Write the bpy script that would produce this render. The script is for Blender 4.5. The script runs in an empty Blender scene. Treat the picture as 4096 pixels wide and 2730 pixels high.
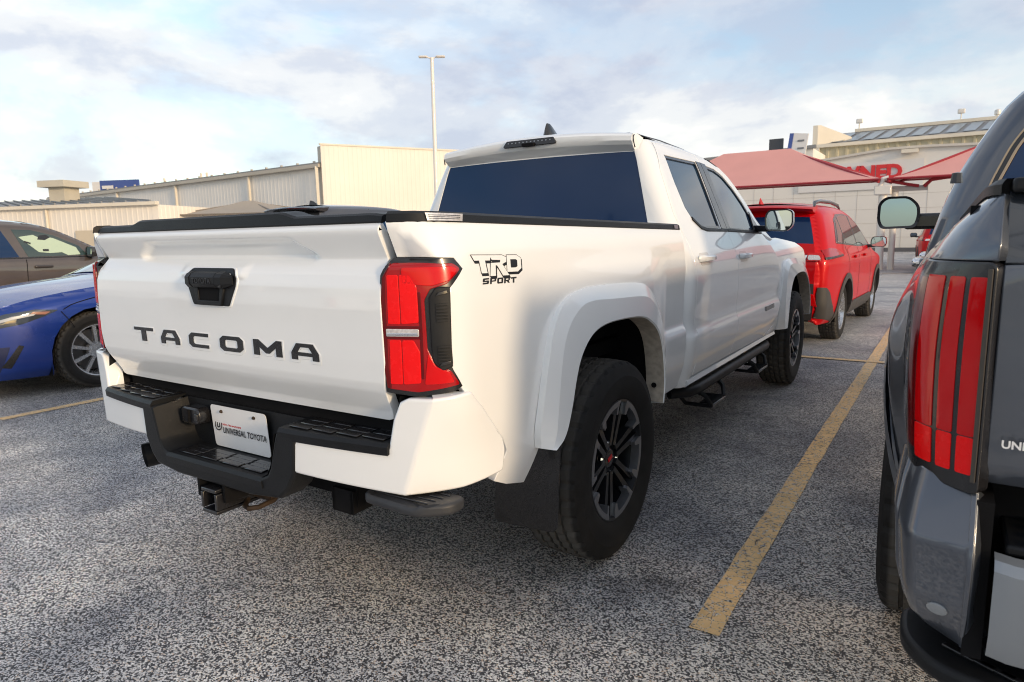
import bpy, bmesh, math, random
from mathutils import Vector, Matrix
from mathutils.geometry import delaunay_2d_cdt
random.seed(7)
SC = bpy.context.scene
COL = SC.collection
RAD = math.radians

# ------------------------------------------------------------------ camera
cam_d = bpy.data.cameras.new('camera'); cam = bpy.data.objects.new('camera', cam_d); COL.objects.link(cam)
def cam_matrix(yaw, pitch, roll, loc):
    cy, sy, cp, sp = math.cos(yaw), math.sin(yaw), math.cos(pitch), math.sin(pitch)
    f = Vector((sy*cp, cy*cp, sp)); r0 = Vector((cy, -sy, 0)); u0 = r0.cross(f)
    c, s = math.cos(roll), math.sin(roll)
    r = c*r0 + s*u0; u = -s*r0 + c*u0
    m = Matrix(((r.x, u.x, -f.x, loc[0]), (r.y, u.y, -f.y, loc[1]), (r.z, u.z, -f.z, loc[2]), (0, 0, 0, 1)))
    return m
cam.matrix_world = cam_matrix(RAD(-32.972), RAD(-8.723), RAD(-1.073), (2.0007, -2.3973, 1.2869))
cam_d.sensor_width = 36; cam_d.lens = 23.562; cam_d.clip_start = .05; cam_d.clip_end = 3000
cam_d.dof.use_dof = True; cam_d.dof.focus_distance = 2.5; cam_d.dof.aperture_fstop = 7.0
SC.camera = cam
SC.render.resolution_x, SC.render.resolution_y = 1024, 682

# ------------------------------------------------------------------ sky, sun, exposure
SKY_OFF = (7.62, 4.61, 3.32)
SUN_EL, SUN_AZ = RAD(12), RAD(104)        # azimuth clockwise from +Y : behind and to the right of the camera
w = bpy.data.worlds.new('World'); SC.world = w; w.use_nodes = True
nt = w.node_tree; N = nt.nodes; L = nt.links; N.clear()
out = N.new('ShaderNodeOutputWorld')
sky = N.new('ShaderNodeTexSky'); sky.sky_type = 'NISHITA'; sky.sun_disc = False
sky.sun_elevation = SUN_EL; sky.sun_rotation = SUN_AZ; sky.air_density = 1.0; sky.dust_density = .6; sky.ozone_density = 1.0
bg1 = N.new('ShaderNodeBackground'); bg1.inputs[1].default_value = .11
L.new(sky.outputs[0], bg1.inputs[0])
tc = N.new('ShaderNodeTexCoord')
sep = N.new('ShaderNodeSeparateXYZ'); L.new(tc.outputs['Generated'], sep.inputs[0])
def M(op, a, b=None, c=None):
    n = N.new('ShaderNodeMath'); n.operation = op
    for i, v in enumerate((a, b, c)):
        if v is None: continue
        if isinstance(v, (int, float)): n.inputs[i].default_value = v
        else: L.new(v, n.inputs[i])
    return n.outputs[0]
comb = N.new('ShaderNodeVectorMath'); comb.operation = 'MULTIPLY'; L.new(tc.outputs['Generated'], comb.inputs[0]); comb.inputs[1].default_value = (1.0, 1.0, 2.1)
def wnoise(scale, detail, rough, dist=0.0, off=(0, 0, 0)):
    mp = N.new('ShaderNodeMapping'); mp.inputs['Location'].default_value = off
    L.new(comb.outputs[0], mp.inputs[0])
    n = N.new('ShaderNodeTexNoise'); n.inputs['Scale'].default_value = scale; n.inputs['Detail'].default_value = detail
    n.inputs['Roughness'].default_value = rough; n.inputs['Distortion'].default_value = dist
    L.new(mp.outputs[0], n.inputs['Vector']); return n.outputs['Fac']
def wramp(fac, stops, interp='EASE'):
    r = N.new('ShaderNodeValToRGB'); r.color_ramp.interpolation = interp
    e = r.color_ramp.elements
    while len(e) < len(stops): e.new(.5)
    for k, (p, c) in enumerate(stops): e[k].position = p; e[k].color = (*c, 1) if len(c) == 3 else c
    L.new(fac, r.inputs[0]); return r.outputs[0]
cov = wramp(wnoise(2.3, 9, .56, .15, SKY_OFF), [(.40, (.30, .30, .30)), (.48, (.70, .70, .70)), (.56, (1, 1, 1))])
shade = wramp(wnoise(3.4, 7, .56, .15, (SKY_OFF[0]+.15, SKY_OFF[1]-.08, SKY_OFF[2]+.22)), [(.36, (.50, .53, .64)), (.46, (.62, .64, .71)), (.54, (.79, .785, .79)), (.63, (.95, .915, .87))])
bg2 = N.new('ShaderNodeBackground'); bg2.inputs[1].default_value = .50
L.new(shade, bg2.inputs[0])
mix = N.new('ShaderNodeMixShader'); covs = M('MULTIPLY', cov, .90)
L.new(covs, mix.inputs[0]); L.new(bg1.outputs[0], mix.inputs[1]); L.new(bg2.outputs[0], mix.inputs[2])
L.new(mix.outputs[0], out.inputs[0])

sun_d = bpy.data.lights.new('sun', 'SUN'); sun = bpy.data.objects.new('sun', sun_d); COL.objects.link(sun)
sun_d.energy = 1.05; sun_d.angle = RAD(7); sun_d.color = (1.0, .74, .46)
to_sun = Vector((math.sin(SUN_AZ)*math.cos(SUN_EL), math.cos(SUN_AZ)*math.cos(SUN_EL), math.sin(SUN_EL)))
sun.rotation_euler = to_sun.to_track_quat('Z', 'Y').to_euler(); sun.location = (30, -20, 30)
vs = SC.view_settings; vs.view_transform = 'Standard'; vs.look = 'None'; vs.exposure = 1.24; vs.gamma = 1.0
SC.render.engine = 'CYCLES'; SC.cycles.pixel_filter_type = 'BLACKMAN_HARRIS'; SC.cycles.filter_width = 1.05

# ------------------------------------------------------------------ materials
MATS = {}
def mat(name, color=(.5, .5, .5), rough=.5, metal=0.0, coat=0.0, spec=.5, var=0.0, vscale=20.0, bump=0.0, bscale=200.0, flake=0.0):
    if name in MATS: return MATS[name]
    m = bpy.data.materials.new(name); m.use_nodes = True
    t = m.node_tree; b = t.nodes['Principled BSDF']
    b.inputs['Base Color'].default_value = (*color, 1); b.inputs['Roughness'].default_value = rough
    b.inputs['Metallic'].default_value = metal; b.inputs['Specular IOR Level'].default_value = spec
    b.inputs['Coat Weight'].default_value = coat; b.inputs['Coat Roughness'].default_value = .03
    co = t.nodes.new('ShaderNodeTexCoord')
    n = t.nodes.new('ShaderNodeTexNoise'); n.inputs['Scale'].default_value = vscale; n.inputs['Detail'].default_value = 4
    t.links.new(co.outputs['Object'], n.inputs['Vector'])
    if var > 0:
        r = t.nodes.new('ShaderNodeValToRGB'); e = r.color_ramp.elements
        e[0].position, e[1].position = .3, .7
        e[0].color = (*[c*(1-var) for c in color], 1); e[1].color = (*[min(1, c*(1+var)) for c in color], 1)
        t.links.new(n.outputs['Fac'], r.inputs[0]); t.links.new(r.outputs[0], b.inputs['Base Color'])
        mr = t.nodes.new('ShaderNodeMapRange'); mr.inputs[3].default_value = max(0, rough-.08); mr.inputs[4].default_value = min(1, rough+.1)
        t.links.new(n.outputs['Fac'], mr.inputs[0]); t.links.new(mr.outputs[0], b.inputs['Roughness'])
    if bump > 0:
        n2 = t.nodes.new('ShaderNodeTexNoise'); n2.inputs['Scale'].default_value = bscale; n2.inputs['Detail'].default_value = 2
        t.links.new(co.outputs['Object'], n2.inputs['Vector'])
        bp = t.nodes.new('ShaderNodeBump'); bp.inputs['Strength'].default_value = bump; bp.inputs['Distance'].default_value = .002
        t.links.new(n2.outputs['Fac'], bp.inputs['Height']); t.links.new(bp.outputs[0], b.inputs['Normal'])
    MATS[name] = m; return m
WHITE = mat('white pearl paint', (.87, .885, .89), .32, 0, 1.0, .5, .012, 3)
PLAS = mat('black textured plastic', (.009, .010, .012), .44, 0, 0, .25, .25, 14, .25, 900)
PLASB = mat('black semi gloss plastic', (.012, .012, .014), .25, 0, .3, .5, .2, 10)
RUB = mat('tyre rubber', (.016, .0155, .0155), .72, 0, 0, .22, .3, 18, .2, 300)
def pale_tread(m):
    # pale dusty tread band, paints in the light on its blocks (object x is the axle)
    t = m.node_tree; b = t.nodes['Principled BSDF']; old = b.inputs['Base Color'].links[0].from_socket
    co = t.nodes.new('ShaderNodeTexCoord'); sx_ = t.nodes.new('ShaderNodeSeparateXYZ'); t.links.new(co.outputs['Object'], sx_.inputs[0])
    ab = t.nodes.new('ShaderNodeMath'); ab.operation = 'ABSOLUTE'; t.links.new(sx_.outputs[0], ab.inputs[0])
    mr = t.nodes.new('ShaderNodeMapRange'); mr.inputs[1].default_value = .104; mr.inputs[2].default_value = .092; t.links.new(ab.outputs[0], mr.inputs[0])
    mx = t.nodes.new('ShaderNodeMix'); mx.data_type = 'RGBA'; t.links.new(mr.outputs[0], mx.inputs[0]); t.links.new(old, mx.inputs[6]); mx.inputs[7].default_value = (.070, .066, .061, 1)
    t.links.new(mx.outputs[2], b.inputs['Base Color'])
pale_tread(RUB)
UNDER = mat('underbody black', (.006, .006, .007), .8, 0, 0, .15, .3, 9)
RUST = mat('rusty steel', (.040, .026, .017), .7, .3, 0, .4, .5, 30)
GLASS = mat('tinted privacy glass', (.004, .026, .088), .02, 0, 0, .42, .06, 2)
GLASSS = mat('sky toned tinted glass', (.008, .034, .075), .02, 0, 0, .9, .06, 2)  # tint plus the blue sky reflection, painted into the base colour
GLASS2 = mat('clear car glass', (.02, .035, .045), .02, 0, 0, .9, .1, 2)
LENSD = mat('dark red lens', (.12, .001, .002), .12, 0, .35, .25, .15, 12)
LENS = mat('red lens', (.62, .001, .002), .16, 0, .45, .2, .03, 30)
LENSM = mat('deep red lens', (.34, .001, .002), .10, 0, .6, .3, .03, 30)
LENSB = mat('bright red reflector', (.85, .002, .003), .25, 0, .35, .2, .03, 60, .2, 900)
CLEAR = mat('clear lens', (.62, .60, .60), .15, .3, .6, .6, .25, 120)
CHROME = mat('chrome', (.75, .75, .76), .12, 1.0, 0, .5)
ALLOY = mat('machined alloy', (.30, .31, .34), .32, .85, .3, .5, .06, 40)
WHEELB = mat('satin black wheel', (.010, .011, .013), .28, .2, .3, .4)
ALLOYC = mat('bright alloy', (.62, .63, .65), .25, .85, .3, .5, .06, 40)
SIGNW = mat('white printed plate', (.80, .80, .80), .35, 0, .3, .5, .01, 5)
PRINTK = mat('black print', (.010, .010, .012), .4)
PRINTR = mat('red print', (.55, .01, .015), .4)
DIRTW = mat('dusty white flange', (.42, .37, .31), .6, 0, .1, .4, .2, 40)

# ------------------------------------------------------------------ object helpers
def link(o, parent=None):
    COL.objects.link(o)
    if parent is not None: o.parent = parent
    return o
def tag(o, label, cat, group=None, kind=None):
    if label: o['label'] = label
    if cat: o['category'] = cat
    if group: o['group'] = group
    if kind: o['kind'] = kind
    return o
def thing(name, label, cat, loc=(0, 0, 0), rz=0.0, group=None):
    o = bpy.data.objects.new(name, None); COL.objects.link(o); o.location = loc; o.rotation_euler = (0, 0, rz)
    o.empty_display_size = .2
    return tag(o, label, cat, group)
def mesh_obj(name, verts, faces, m, parent=None, smooth=35, bevel=0.0, segs=2, norms=None):
    me = bpy.data.meshes.new(name); me.from_pydata([tuple(v) for v in verts], [], faces); me.materials.append(m)
    if norms is not None:
        me.polygons.foreach_set('use_smooth', [True]*len(me.polygons))
        me.normals_split_custom_set(norms)
    elif smooth:
        me.polygons.foreach_set('use_smooth', [True]*len(me.polygons)); me.set_sharp_from_angle(angle=RAD(smooth))
    o = link(bpy.data.objects.new(name, me), parent)
    if bevel > 0:
        b = o.modifiers.new('bevel', 'BEVEL'); b.width = bevel; b.segments = segs; b.limit_method = 'ANGLE'; b.angle_limit = RAD(40); b.harden_normals = False
    return o
class MB:
    def __init__(s): s.v = []; s.f = []
    def add(s, vs, fs):
        o = len(s.v); s.v += [Vector(v) for v in vs]; s.f += [tuple(o+i for i in f) for f in fs]; return s
    def box(s, c, d, rot=None):
        x, y, z = d[0]/2, d[1]/2, d[2]/2
        vs = [Vector(p) for p in ((-x,-y,-z),(x,-y,-z),(x,y,-z),(-x,y,-z),(-x,-y,z),(x,-y,z),(x,y,z),(-x,y,z))]
        if rot is not None: vs = [rot @ v for v in vs]
        return s.add([v+Vector(c) for v in vs], [(0,3,2,1),(4,5,6,7),(0,1,5,4),(1,2,6,5),(2,3,7,6),(3,0,4,7)])
    def prism(s, pts, a, b, fn):
        # pts : 2D polygon, fn(u, v, w) -> xyz, extruded from w=a to w=b
        n = len(pts)
        vs = [fn(p[0], p[1], a) for p in pts] + [fn(p[0], p[1], b) for p in pts]
        return s.add(vs, [tuple(range(n))[::-1], tuple(range(n, 2*n))] + [(i, (i+1) % n, n+(i+1) % n, n+i) for i in range(n)])
    def lathe(s, prof, n=32, axis='x', c=(0, 0, 0), closed=False):
        # prof: list of (r, h) ; axis along h
        vs = []
        for i in range(n):
            a = 2*math.pi*i/n
            for r, h in prof:
                p = {'x': (h, r*math.cos(a), r*math.sin(a)), 'y': (r*math.cos(a), h, r*math.sin(a)), 'z': (r*math.cos(a), r*math.sin(a), h)}[axis]
                vs.append(Vector(p)+Vector(c))
        k = len(prof); fs = []
        for i in range(n):
            j = (i+1) % n
            for q in range(k-1): fs.append((i*k+q, j*k+q, j*k+q+1, i*k+q+1))
        return s.add(vs, fs)
    def tube(s, pts, r, n=10, cap=True):
        pts = [Vector(p) for p in pts]; rings = []; up = Vector((0, 0, 1))
        vs = []
        for i, p in enumerate(pts):
            d = (pts[min(i+1, len(pts)-1)]-pts[max(i-1, 0)]).normalized()
            a = d.cross(up)
            if a.length < 1e-3: a = d.cross(Vector((1, 0, 0)))
            a.normalize(); b = a.cross(d)
            rr = r[i] if isinstance(r, (list, tuple)) else r
            vs += [p+a*rr*math.cos(2*math.pi*k/n)+b*rr*math.sin(2*math.pi*k/n) for k in range(n)]
        fs = [(i*n+k, i*n+(k+1) % n, (i+1)*n+(k+1) % n, (i+1)*n+k) for i in range(len(pts)-1) for k in range(n)]
        if cap: fs += [tuple(range(n))[::-1], tuple((len(pts)-1)*n+k for k in range(n))]
        return s.add(vs, fs)
    def loft(s, rails, closed=False):
        k = len(rails[0]); vs = [p for r in rails for p in r]
        fs = [(i*k+j, i*k+j+1, (i+1)*k+j+1, (i+1)*k+j) for i in range(len(rails)-1) for j in range(k-1)]
        if closed: fs += [(i*k+k-1, i*k, (i+1)*k, (i+1)*k+k-1) for i in range(len(rails)-1)]
        return s.add(vs, fs)
    def mirrored(s):
        o = MB(); o.v = [Vector((-v.x, v.y, v.z)) for v in s.v]; o.f = [tuple(reversed(f)) for f in s.f]; return o
    def build(s, name, m, parent=None, **k): return mesh_obj(name, s.v, s.f, m, parent, **k)
    def both(s, name, m, pr, pl, **k):
        a = s.build(name, m, pr, **k); b = s.mirrored().build(name, m, pl, **k); return a, b

def text_mesh(txt, size, m, parent, name, mtx, depth=.0, shear=0.0, bold=0.0, align='CENTER', xs=1.0):
    cu = bpy.data.curves.new(name, 'FONT'); cu.body = txt; cu.size = size; cu.shear = shear; cu.offset = bold
    cu.extrude = depth; cu.align_x = align; cu.align_y = 'CENTER'; cu.resolution_u = 3
    o = bpy.data.objects.new('tmp', cu); COL.objects.link(o)
    bpy.context.view_layer.update()
    me = bpy.data.meshes.new_from_object(o.evaluated_get(bpy.context.evaluated_depsgraph_get()))
    bpy.data.objects.remove(o); me.name = name
    me.materials.clear(); me.materials.append(m)
    for v in me.vertices:
        v.co.x *= xs; v.co = mtx @ v.co
    return link(bpy.data.objects.new(name, me), parent)

def inpoly(x, y, P):
    c = False; n = len(P); j = n-1
    for i in range(n):
        xi, yi = P[i]; xj, yj = P[j]
        if (yi > y) != (yj > y) and x < (xj-xi)*(y-yi)/(yj-yi)+xi: c = not c
        j = i
    return c
def densify(P, st):
    R = []
    for i, p in enumerate(P):
        q = P[(i+1) % len(P)]; d = math.hypot(q[0]-p[0], q[1]-p[1]); k = max(1, math.ceil(d/st))
        R += [(p[0]+(q[0]-p[0])*t/k, p[1]+(q[1]-p[1])*t/k) for t in range(k)]
    return R
def rounded(P, r, k=4):
    # round the corners of a polygon by radius r
    R = []; n = len(P)
    for i in range(n):
        p = Vector(P[i]); a = Vector(P[i-1])-p; b = Vector(P[(i+1) % n])-p
        rr = r[i] if isinstance(r, (list, tuple)) else r
        d = min(rr, a.length*.45, b.length*.45)
        if d < 1e-5: R.append(tuple(p)); continue
        A = p+a.normalized()*d; B = p+b.normalized()*d
        for t in range(k+1):
            u = t/k; R.append(tuple(A*(1-u)**2+p*2*u*(1-u)+B*u*u))
    return R
def fnormal(fn, u, v, h=.0015):
    a = Vector(fn(u+h, v))-Vector(fn(u-h, v)); b = Vector(fn(u, v+h))-Vector(fn(u, v-h))
    n = a.cross(b)
    return n.normalized() if n.length > 1e-12 else Vector((0, 0, 1))
def offs(fn, d, flip=False):
    s = -1 if flip else 1
    def g(u, v):
        n = fnormal(fn, u, v)*s
        return Vector(fn(u, v))+n*d
    return g
def panel_data(outline, fn, su, sv=None, holes=(), roll=.003, depth=.012, flip=False, h=.0015):
    """A sheet cut to `outline` (u,v) and bent over the surface fn(u,v), its edges rolled back by `depth`."""
    sv = sv or su; st = max(su, sv)
    loops = [densify(outline, st)] + [densify(hl, st) for hl in holes]
    pts = []; edges = []
    for lp in loops:
        o = len(pts); pts += lp; edges += [(o+i, o+(i+1) % len(lp)) for i in range(len(lp))]
    us = [p[0] for p in outline]; vs_ = [p[1] for p in outline]
    u0, u1, v0, v1 = min(us), max(us), min(vs_), max(vs_)
    nu = max(1, round((u1-u0)/su)); nv = max(1, round((v1-v0)/sv))
    def inside(x, y): return inpoly(x, y, outline) and not any(inpoly(x, y, hl) for hl in holes)
    for i in range(1, nu):
        for j in range(1, nv):
            x, y = u0+(u1-u0)*i/nu, v0+(v1-v0)*j/nv
            if inside(x, y): pts.append((x, y))
    vo, _, fo, *_r = delaunay_2d_cdt([Vector(p) for p in pts], edges, [], 0, 1e-6)
    sg = -1 if flip else 1
    V = []; NV = []; F = []; LN = []
    for p in vo: V.append(Vector(fn(p.x, p.y))); NV.append(fnormal(fn, p.x, p.y, h)*sg)
    for f in fo:
        cx_ = sum(vo[i].x for i in f)/len(f); cy_ = sum(vo[i].y for i in f)/len(f)
        if not inside(cx_, cy_): continue
        fl = list(f) if not flip else list(reversed(f))
        F.append(tuple(fl)); LN += [NV[i] for i in fl]
    if depth > 0:
        for li, lp in enumerate(loops):
            n = len(lp); P = [Vector(fn(*p)) for p in lp]; NN = [fnormal(fn, p[0], p[1], h)*sg for p in lp]
            area = sum(lp[i][0]*lp[(i+1) % n][1]-lp[(i+1) % n][0]*lp[i][1] for i in range(n))
            s2 = (1 if area > 0 else -1)*sg*(1 if li == 0 else -1)
            O = []
            for i in range(n):
                t = P[(i+1) % n]-P[i-1]; o = t.cross(NN[i])*s2; O.append(o.normalized() if o.length > 1e-9 else NN[i])
            b = len(V)
            for i in range(n): V += [P[i], P[i]+O[i]*roll*.7-NN[i]*roll*.3, P[i]+O[i]*roll-NN[i]*roll, P[i]+O[i]*roll-NN[i]*(roll+depth)]
            rn = [[NN[i], (NN[i]+O[i]).normalized(), O[i], O[i]] for i in range(n)]
            for i in range(n):
                j = (i+1) % n
                for q in range(3):
                    quad = [(i, q), (j, q), (j, q+1), (i, q+1)]
                    if s2*sg*(1 if li == 0 else -1)*1 > 0: quad.reverse()
                    # orientation checked against the outward direction
                    A, B, C_ = (V[b+a_[0]*4+a_[1]] for a_ in quad[:3])
                    if (B-A).cross(C_-B).dot(rn[i][q]+rn[i][q+1]) < 0: quad.reverse()
                    F.append(tuple(b+a_[0]*4+a_[1] for a_ in quad)); LN += [rn[a_[0]][a_[1]] for a_ in quad]
    return V, F, LN
def panel(name, outline, fn, m, parent, su=.03, **k):
    V, F, LN = panel_data(outline, fn, su, **k)
    return mesh_obj(name, V, F, m, parent, norms=LN)
def panel2(name, outline, fn, m, pr, pl, su=.03, **k):
    V, F, LN = panel_data(outline, fn, su, **k)
    a = mesh_obj(name, V, F, m, pr, norms=LN)
    V2 = [Vector((-v.x, v.y, v.z)) for v in V]; F2 = []; L2 = []; q = 0
    for f in F:
        F2.append(tuple(reversed(f))); L2 += [Vector((-n.x, n.y, n.z)) for n in reversed(LN[q:q+len(f)])]; q += len(f)
    b = mesh_obj(name, V2, F2, m, pl, norms=L2)
    return a, b
def tab(t, T):
    n = len(T)
    if t <= T[0][0]: i = 0
    elif t >= T[-1][0]: i = n-2
    else:
        i = 0
        while T[i+1][0] < t: i += 1
    def sl(k):
        if k == 0: return (T[1][1]-T[0][1])/(T[1][0]-T[0][0])
        if k == n-1: return (T[-1][1]-T[-2][1])/(T[-1][0]-T[-2][0])
        h0 = T[k][0]-T[k-1][0]; h1 = T[k+1][0]-T[k][0]
        d0 = (T[k][1]-T[k-1][1])/h0; d1 = (T[k+1][1]-T[k][1])/h1
        return 0.0 if d0*d1 <= 0 else 3*(h0+h1)/((2*h1+h0)/d0+(h1+2*h0)/d1)
    x0, y0 = T[i]; x1, y1 = T[i+1]; h = x1-x0; u = (t-x0)/h
    if u < 0: return y0+sl(i)*(t-x0)
    if u > 1: return y1+sl(i+1)*(t-x1)
    m0 = sl(i)*h; m1 = sl(i+1)*h
    return (2*u**3-3*u*u+1)*y0+(u**3-2*u*u+u)*m0+(-2*u**3+3*u*u)*y1+(u**3-u*u)*m1
def lin(t, T):
    if t <= T[0][0]: return T[0][1]
    for a, b in zip(T, T[1:]):
        if t <= b[0]: return a[1]+(b[1]-a[1])*(t-a[0])/(b[0]-a[0])
    return T[-1][1]
def ss(a, b, x):
    t = max(0.0, min(1.0, (x-a)/(b-a))); return t*t*(3-2*t)
# ------------------------------------------------------------------ wheels (outward = +x, centre at the origin)
def tyre_mb(R=.40, W=.265, r0=.240, seg=144, blocks=72):
    mb = MB(); h = W/2
    side = [(r0-.004, h*.72), (r0+.004, h*.86), (r0+.02, h*.93), (r0+(R-r0)*.40, h*1.0), (r0+(R-r0)*.62, h*.985), (r0+(R-r0)*.64, h*.97), (R-.030, h*.925), (R-.016, h*.875)]
    tread = [(R-.006, h*.80, 1), (R-.001, h*.72, 1), (R, h*.50, 1), (R-.012, h*.49, 0), (R-.012, h*.41, 0), (R+.001, h*.40, 2), (R+.002, h*.18, 2), (R-.011, h*.17, 0), (R-.011, h*.09, 0), (R+.002, h*.08, 2)]
    half = [(a, b, 0) for a, b in side]+tread
    prof = half+[(a, -b, c) for a, b, c in reversed(half)]
    vs = []; k = len(prof)
    for i in range(seg):
        a = 2*math.pi*i/seg
        for q, (r, x, kind) in enumerate(prof):
            rr = r; aa = a
            if kind == 1 and i % 4 < 1: rr = r-.011
            if kind == 2: aa = a+.02*(1 if x > 0 else -1)
            if kind == 2 and (i+1) % 3 == 0: rr = r-.007
            vs.append((x, rr*math.cos(aa), rr*math.sin(aa)))
    fs = [(i*k+q, ((i+1) % seg)*k+q, ((i+1) % seg)*k+q+1, i*k+q+1) for i in range(seg) for q in range(k-1)]
    return mb.add(vs, fs)
def pol(r, a): return (r*math.cos(RAD(a)), r*math.sin(RAD(a)))
def wheel(parent, loc, rot=0.0, style='truck', R=.40, W=.265, r=.243, spin=0.0, tyre_m=None):
    """a rim with spokes as the part `wheel`, the tyre, nuts and cap as its pieces"""
    key = (style, R, W, r)
    if key not in WLIB:
        lib = []
        h = W/2
        mb = MB()
        mb.lathe([(r-.002, h*.80), (r+.002, h*.86), (r-.008, h*.84), (r-.014, h*.62), (r-.03, h*.1), (r-.035, -h*.8), (r, -h*.86)], 64, 'x')
        if style == 'truck':
            for k in range(6):
                a0 = 60*k
                for sg in (-1, 1):
                    P = [pol(.055, a0+sg*6), pol(.060, a0+sg*28), pol(.120, a0+sg*15.5), pol(r-.008, a0+sg*11.5), pol(r-.008, a0+sg*4.0), pol(.12, a0+sg*5)]
                    if sg < 0: P = P[::-1]
                    mb.prism(P, h*.34, h*.62, lambda u, v, w_: (w_+.014*((math.hypot(u, v)-.06)/.18), u, v))
            mb.lathe([(.0, h*.52), (.062, h*.52), (.082, h*.44), (.084, h*.1)], 36, 'x')
        elif style == 'fan':
            for k in range(10):
                a0 = 36*k; P = [pol(.05, a0-14), pol(r-.006, a0-4.2), pol(r-.006, a0+4.2), pol(.05, a0+14)]
                mb.prism(P, h*.42, h*.66, lambda u, v, w_: (w_, u, v))
            mb.lathe([(0, h*.70), (.06, h*.68), (.075, h*.5), (.08, h*.1)], 30, 'x')
        else:
            for k in range(5):
                a0 = 72*k
                for sg in (-9, 9):
                    P = [pol(.05, a0+sg*1.6-7), pol(r-.006, a0+sg-3.2), pol(r-.006, a0+sg+3.2), pol(.05, a0+sg*1.6+7)]
                    mb.prism(P, h*.40, h*.66, lambda u, v, w_: (w_, u, v))
            mb.lathe([(0, h*.66), (.06, h*.64), (.075, h*.5), (.08, h*.1)], 30, 'x')
        rim_m = WHEELB if style == 'truck' else ALLOYC
        lib.append(('wheel', mb, rim_m, dict(smooth=30)))
        lib.append(('tyre', tyre_mb(R, W, r), RUB, dict(smooth=22)))
        d = MB(); d.lathe([(0, -.02), (r-.05, -.02), (r-.05, -.035), (0, -.035)], 40, 'x'); d.lathe([(0, -.01), (.09, -.01), (.09, -.03)], 24, 'x')
        lib.append(('brake_disc', d, mat('brake disc', (.10, .10, .105), .4, .8), dict(smooth=30)))
        if style == 'truck':
            for k in range(6):
                a0 = 60*k+30
                P = [pol(r-.003, a0+t) for t in range(-23, 24, 3)]+[pol(r-.030, a0+22), pol(r-.058, a0+20), pol(r-.058, a0+15.5), pol(r-.024, a0+15)]+[pol(r-.024, a0+t) for t in range(12, -13, -4)]+[pol(r-.024, a0-15), pol(r-.058, a0-15.5), pol(r-.058, a0-20), pol(r-.030, a0-22)]
                m_ = MB(); m_.prism(P, h*.58, h*.86, lambda u, v, w_: (w_+(.0 if math.hypot(u, v) > r-.03 else -.006), u, v)); lib.append(('machined_face', m_, ALLOY, dict(smooth=25)))
            for k in range(6):
                y, z = pol(.070, 60*k+30+spin)
                n_ = MB(); n_.lathe([(0, h*.60), (.006, h*.60), (.0105, h*.55), (.0105, h*.40)], 6, 'x', (0, y, z)); lib.append(('lug_nut', n_, CHROME, dict(smooth=20)))
            c_ = MB(); c_.lathe([(0, h*.585), (.036, h*.57), (.044, h*.53), (.044, h*.4)], 28, 'x'); lib.append(('hub_cap', c_, PLASB, dict(smooth=30)))
            b_ = MB(); b_.prism([(-.018,-.008),(.018,-.008),(.018,.009),(-.018,.009)], h*.58, h*.60, lambda u, v, w_: (w_, u, v)); lib.append(('cap_badge', b_, PRINTR, {}))
        else:
            for k in range(5):
                y, z = pol(.055, 72*k+36); n_ = MB(); n_.lathe([(0, h*.68), (.008, h*.66), (.009, h*.5)], 6, 'x', (0, y, z)); lib.append(('lug_nut', n_, CHROME, dict(smooth=20)))
        WLIB[key] = [(nm, mb_.v, mb_.f, m_, kw, []) for nm, mb_, m_, kw in lib]
    root = None
    for nm, v, f, m_, kw, cache in WLIB[key]:
        if not cache:
            o = mesh_obj(nm, v, f, m_, None, **kw); cache.append(o.data); COL.objects.unlink(o); bpy.data.objects.remove(o)
        o = bpy.data.objects.new(nm, cache[0]); COL.objects.link(o)
        if root is None:
            root = o; o.parent = parent; o.location = loc; o.rotation_euler = (spin if style != 'truck' else RAD(17), 0, rot)
        else: o.parent = root
    return root
WLIB = {}
# ------------------------------------------------------------------ the white pickup truck (its own frame = the world: rear axle at y=0, +y ahead)
TR = thing('pickup_truck', 'white pearl double-cab pickup truck with black TACOMA lettering on its tailgate', 'pickup truck')
BEDT = [(.42, .84), (.50, .875), (.60, .900), (.75, .914), (.95, .920), (1.10, .917), (1.20, .908), (1.28, .892), (1.32, .875), (1.34, .862)]
_ct = [(0.0, 1.0, -.80)]
def _corner():
    s = 0; px, py = .915, -.80
    for i in range(1, 201):
        y = -.80-.285*i/200; h = 1-(i/200)**6; x = .742+.173*h
        s += math.hypot(x-px, y-py); px, py = x, y; _ct.append((s, h, y))
_corner()
def corner(s):
    if s <= 0: return 1.0, -.80-s
    for a, b in zip(_ct, _ct[1:]):
        if b[0] >= s: break
    u = (s-a[0])/(b[0]-a[0]); return a[1]+(b[1]-a[1])*u, a[2]+(b[2]-a[2])*u
def bedside(s, z):
    """right bed side; s is y, below -0.8 the arc length round the rear corner"""
    x0 = tab(z, BEDT)
    if s > -.8:
        # haunch above the wheel, and the rocker bulge ahead of it
        x0 += .020*ss(-.62, -.30, s)*(1-ss(.32, .62, s))*(1-ss(1.08, 1.24, z))
        x0 += .010*ss(.50, .62, s)*(1-ss(.80, .85, z))*ss(.55, .66, z)
        x0 -= .012*ss(.48, .62, s)*ss(.80, .86, z)*(1-ss(.98, 1.15, z))
        return (x0, s, z)
    h, y = corner(-.8-s)
    zr = 1.317+(-1.118-s)*.81 if s > -1.118 else 1.317+(-1.118-s)*.10
    d = max(0.0, min(zr-z, .075))
    ind = .42*d*(1-ss(.2, 1.0, max(0.0, 1.245-z)/.03)) if z > 1.2 else 0.0
    ind *= ss(1.0, 1.06, -s)
    return (.742+(x0-.742)*h-ind*.25, y+ind, z)
def railz(y): return 1.335-.0115*(y+1.08)

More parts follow.
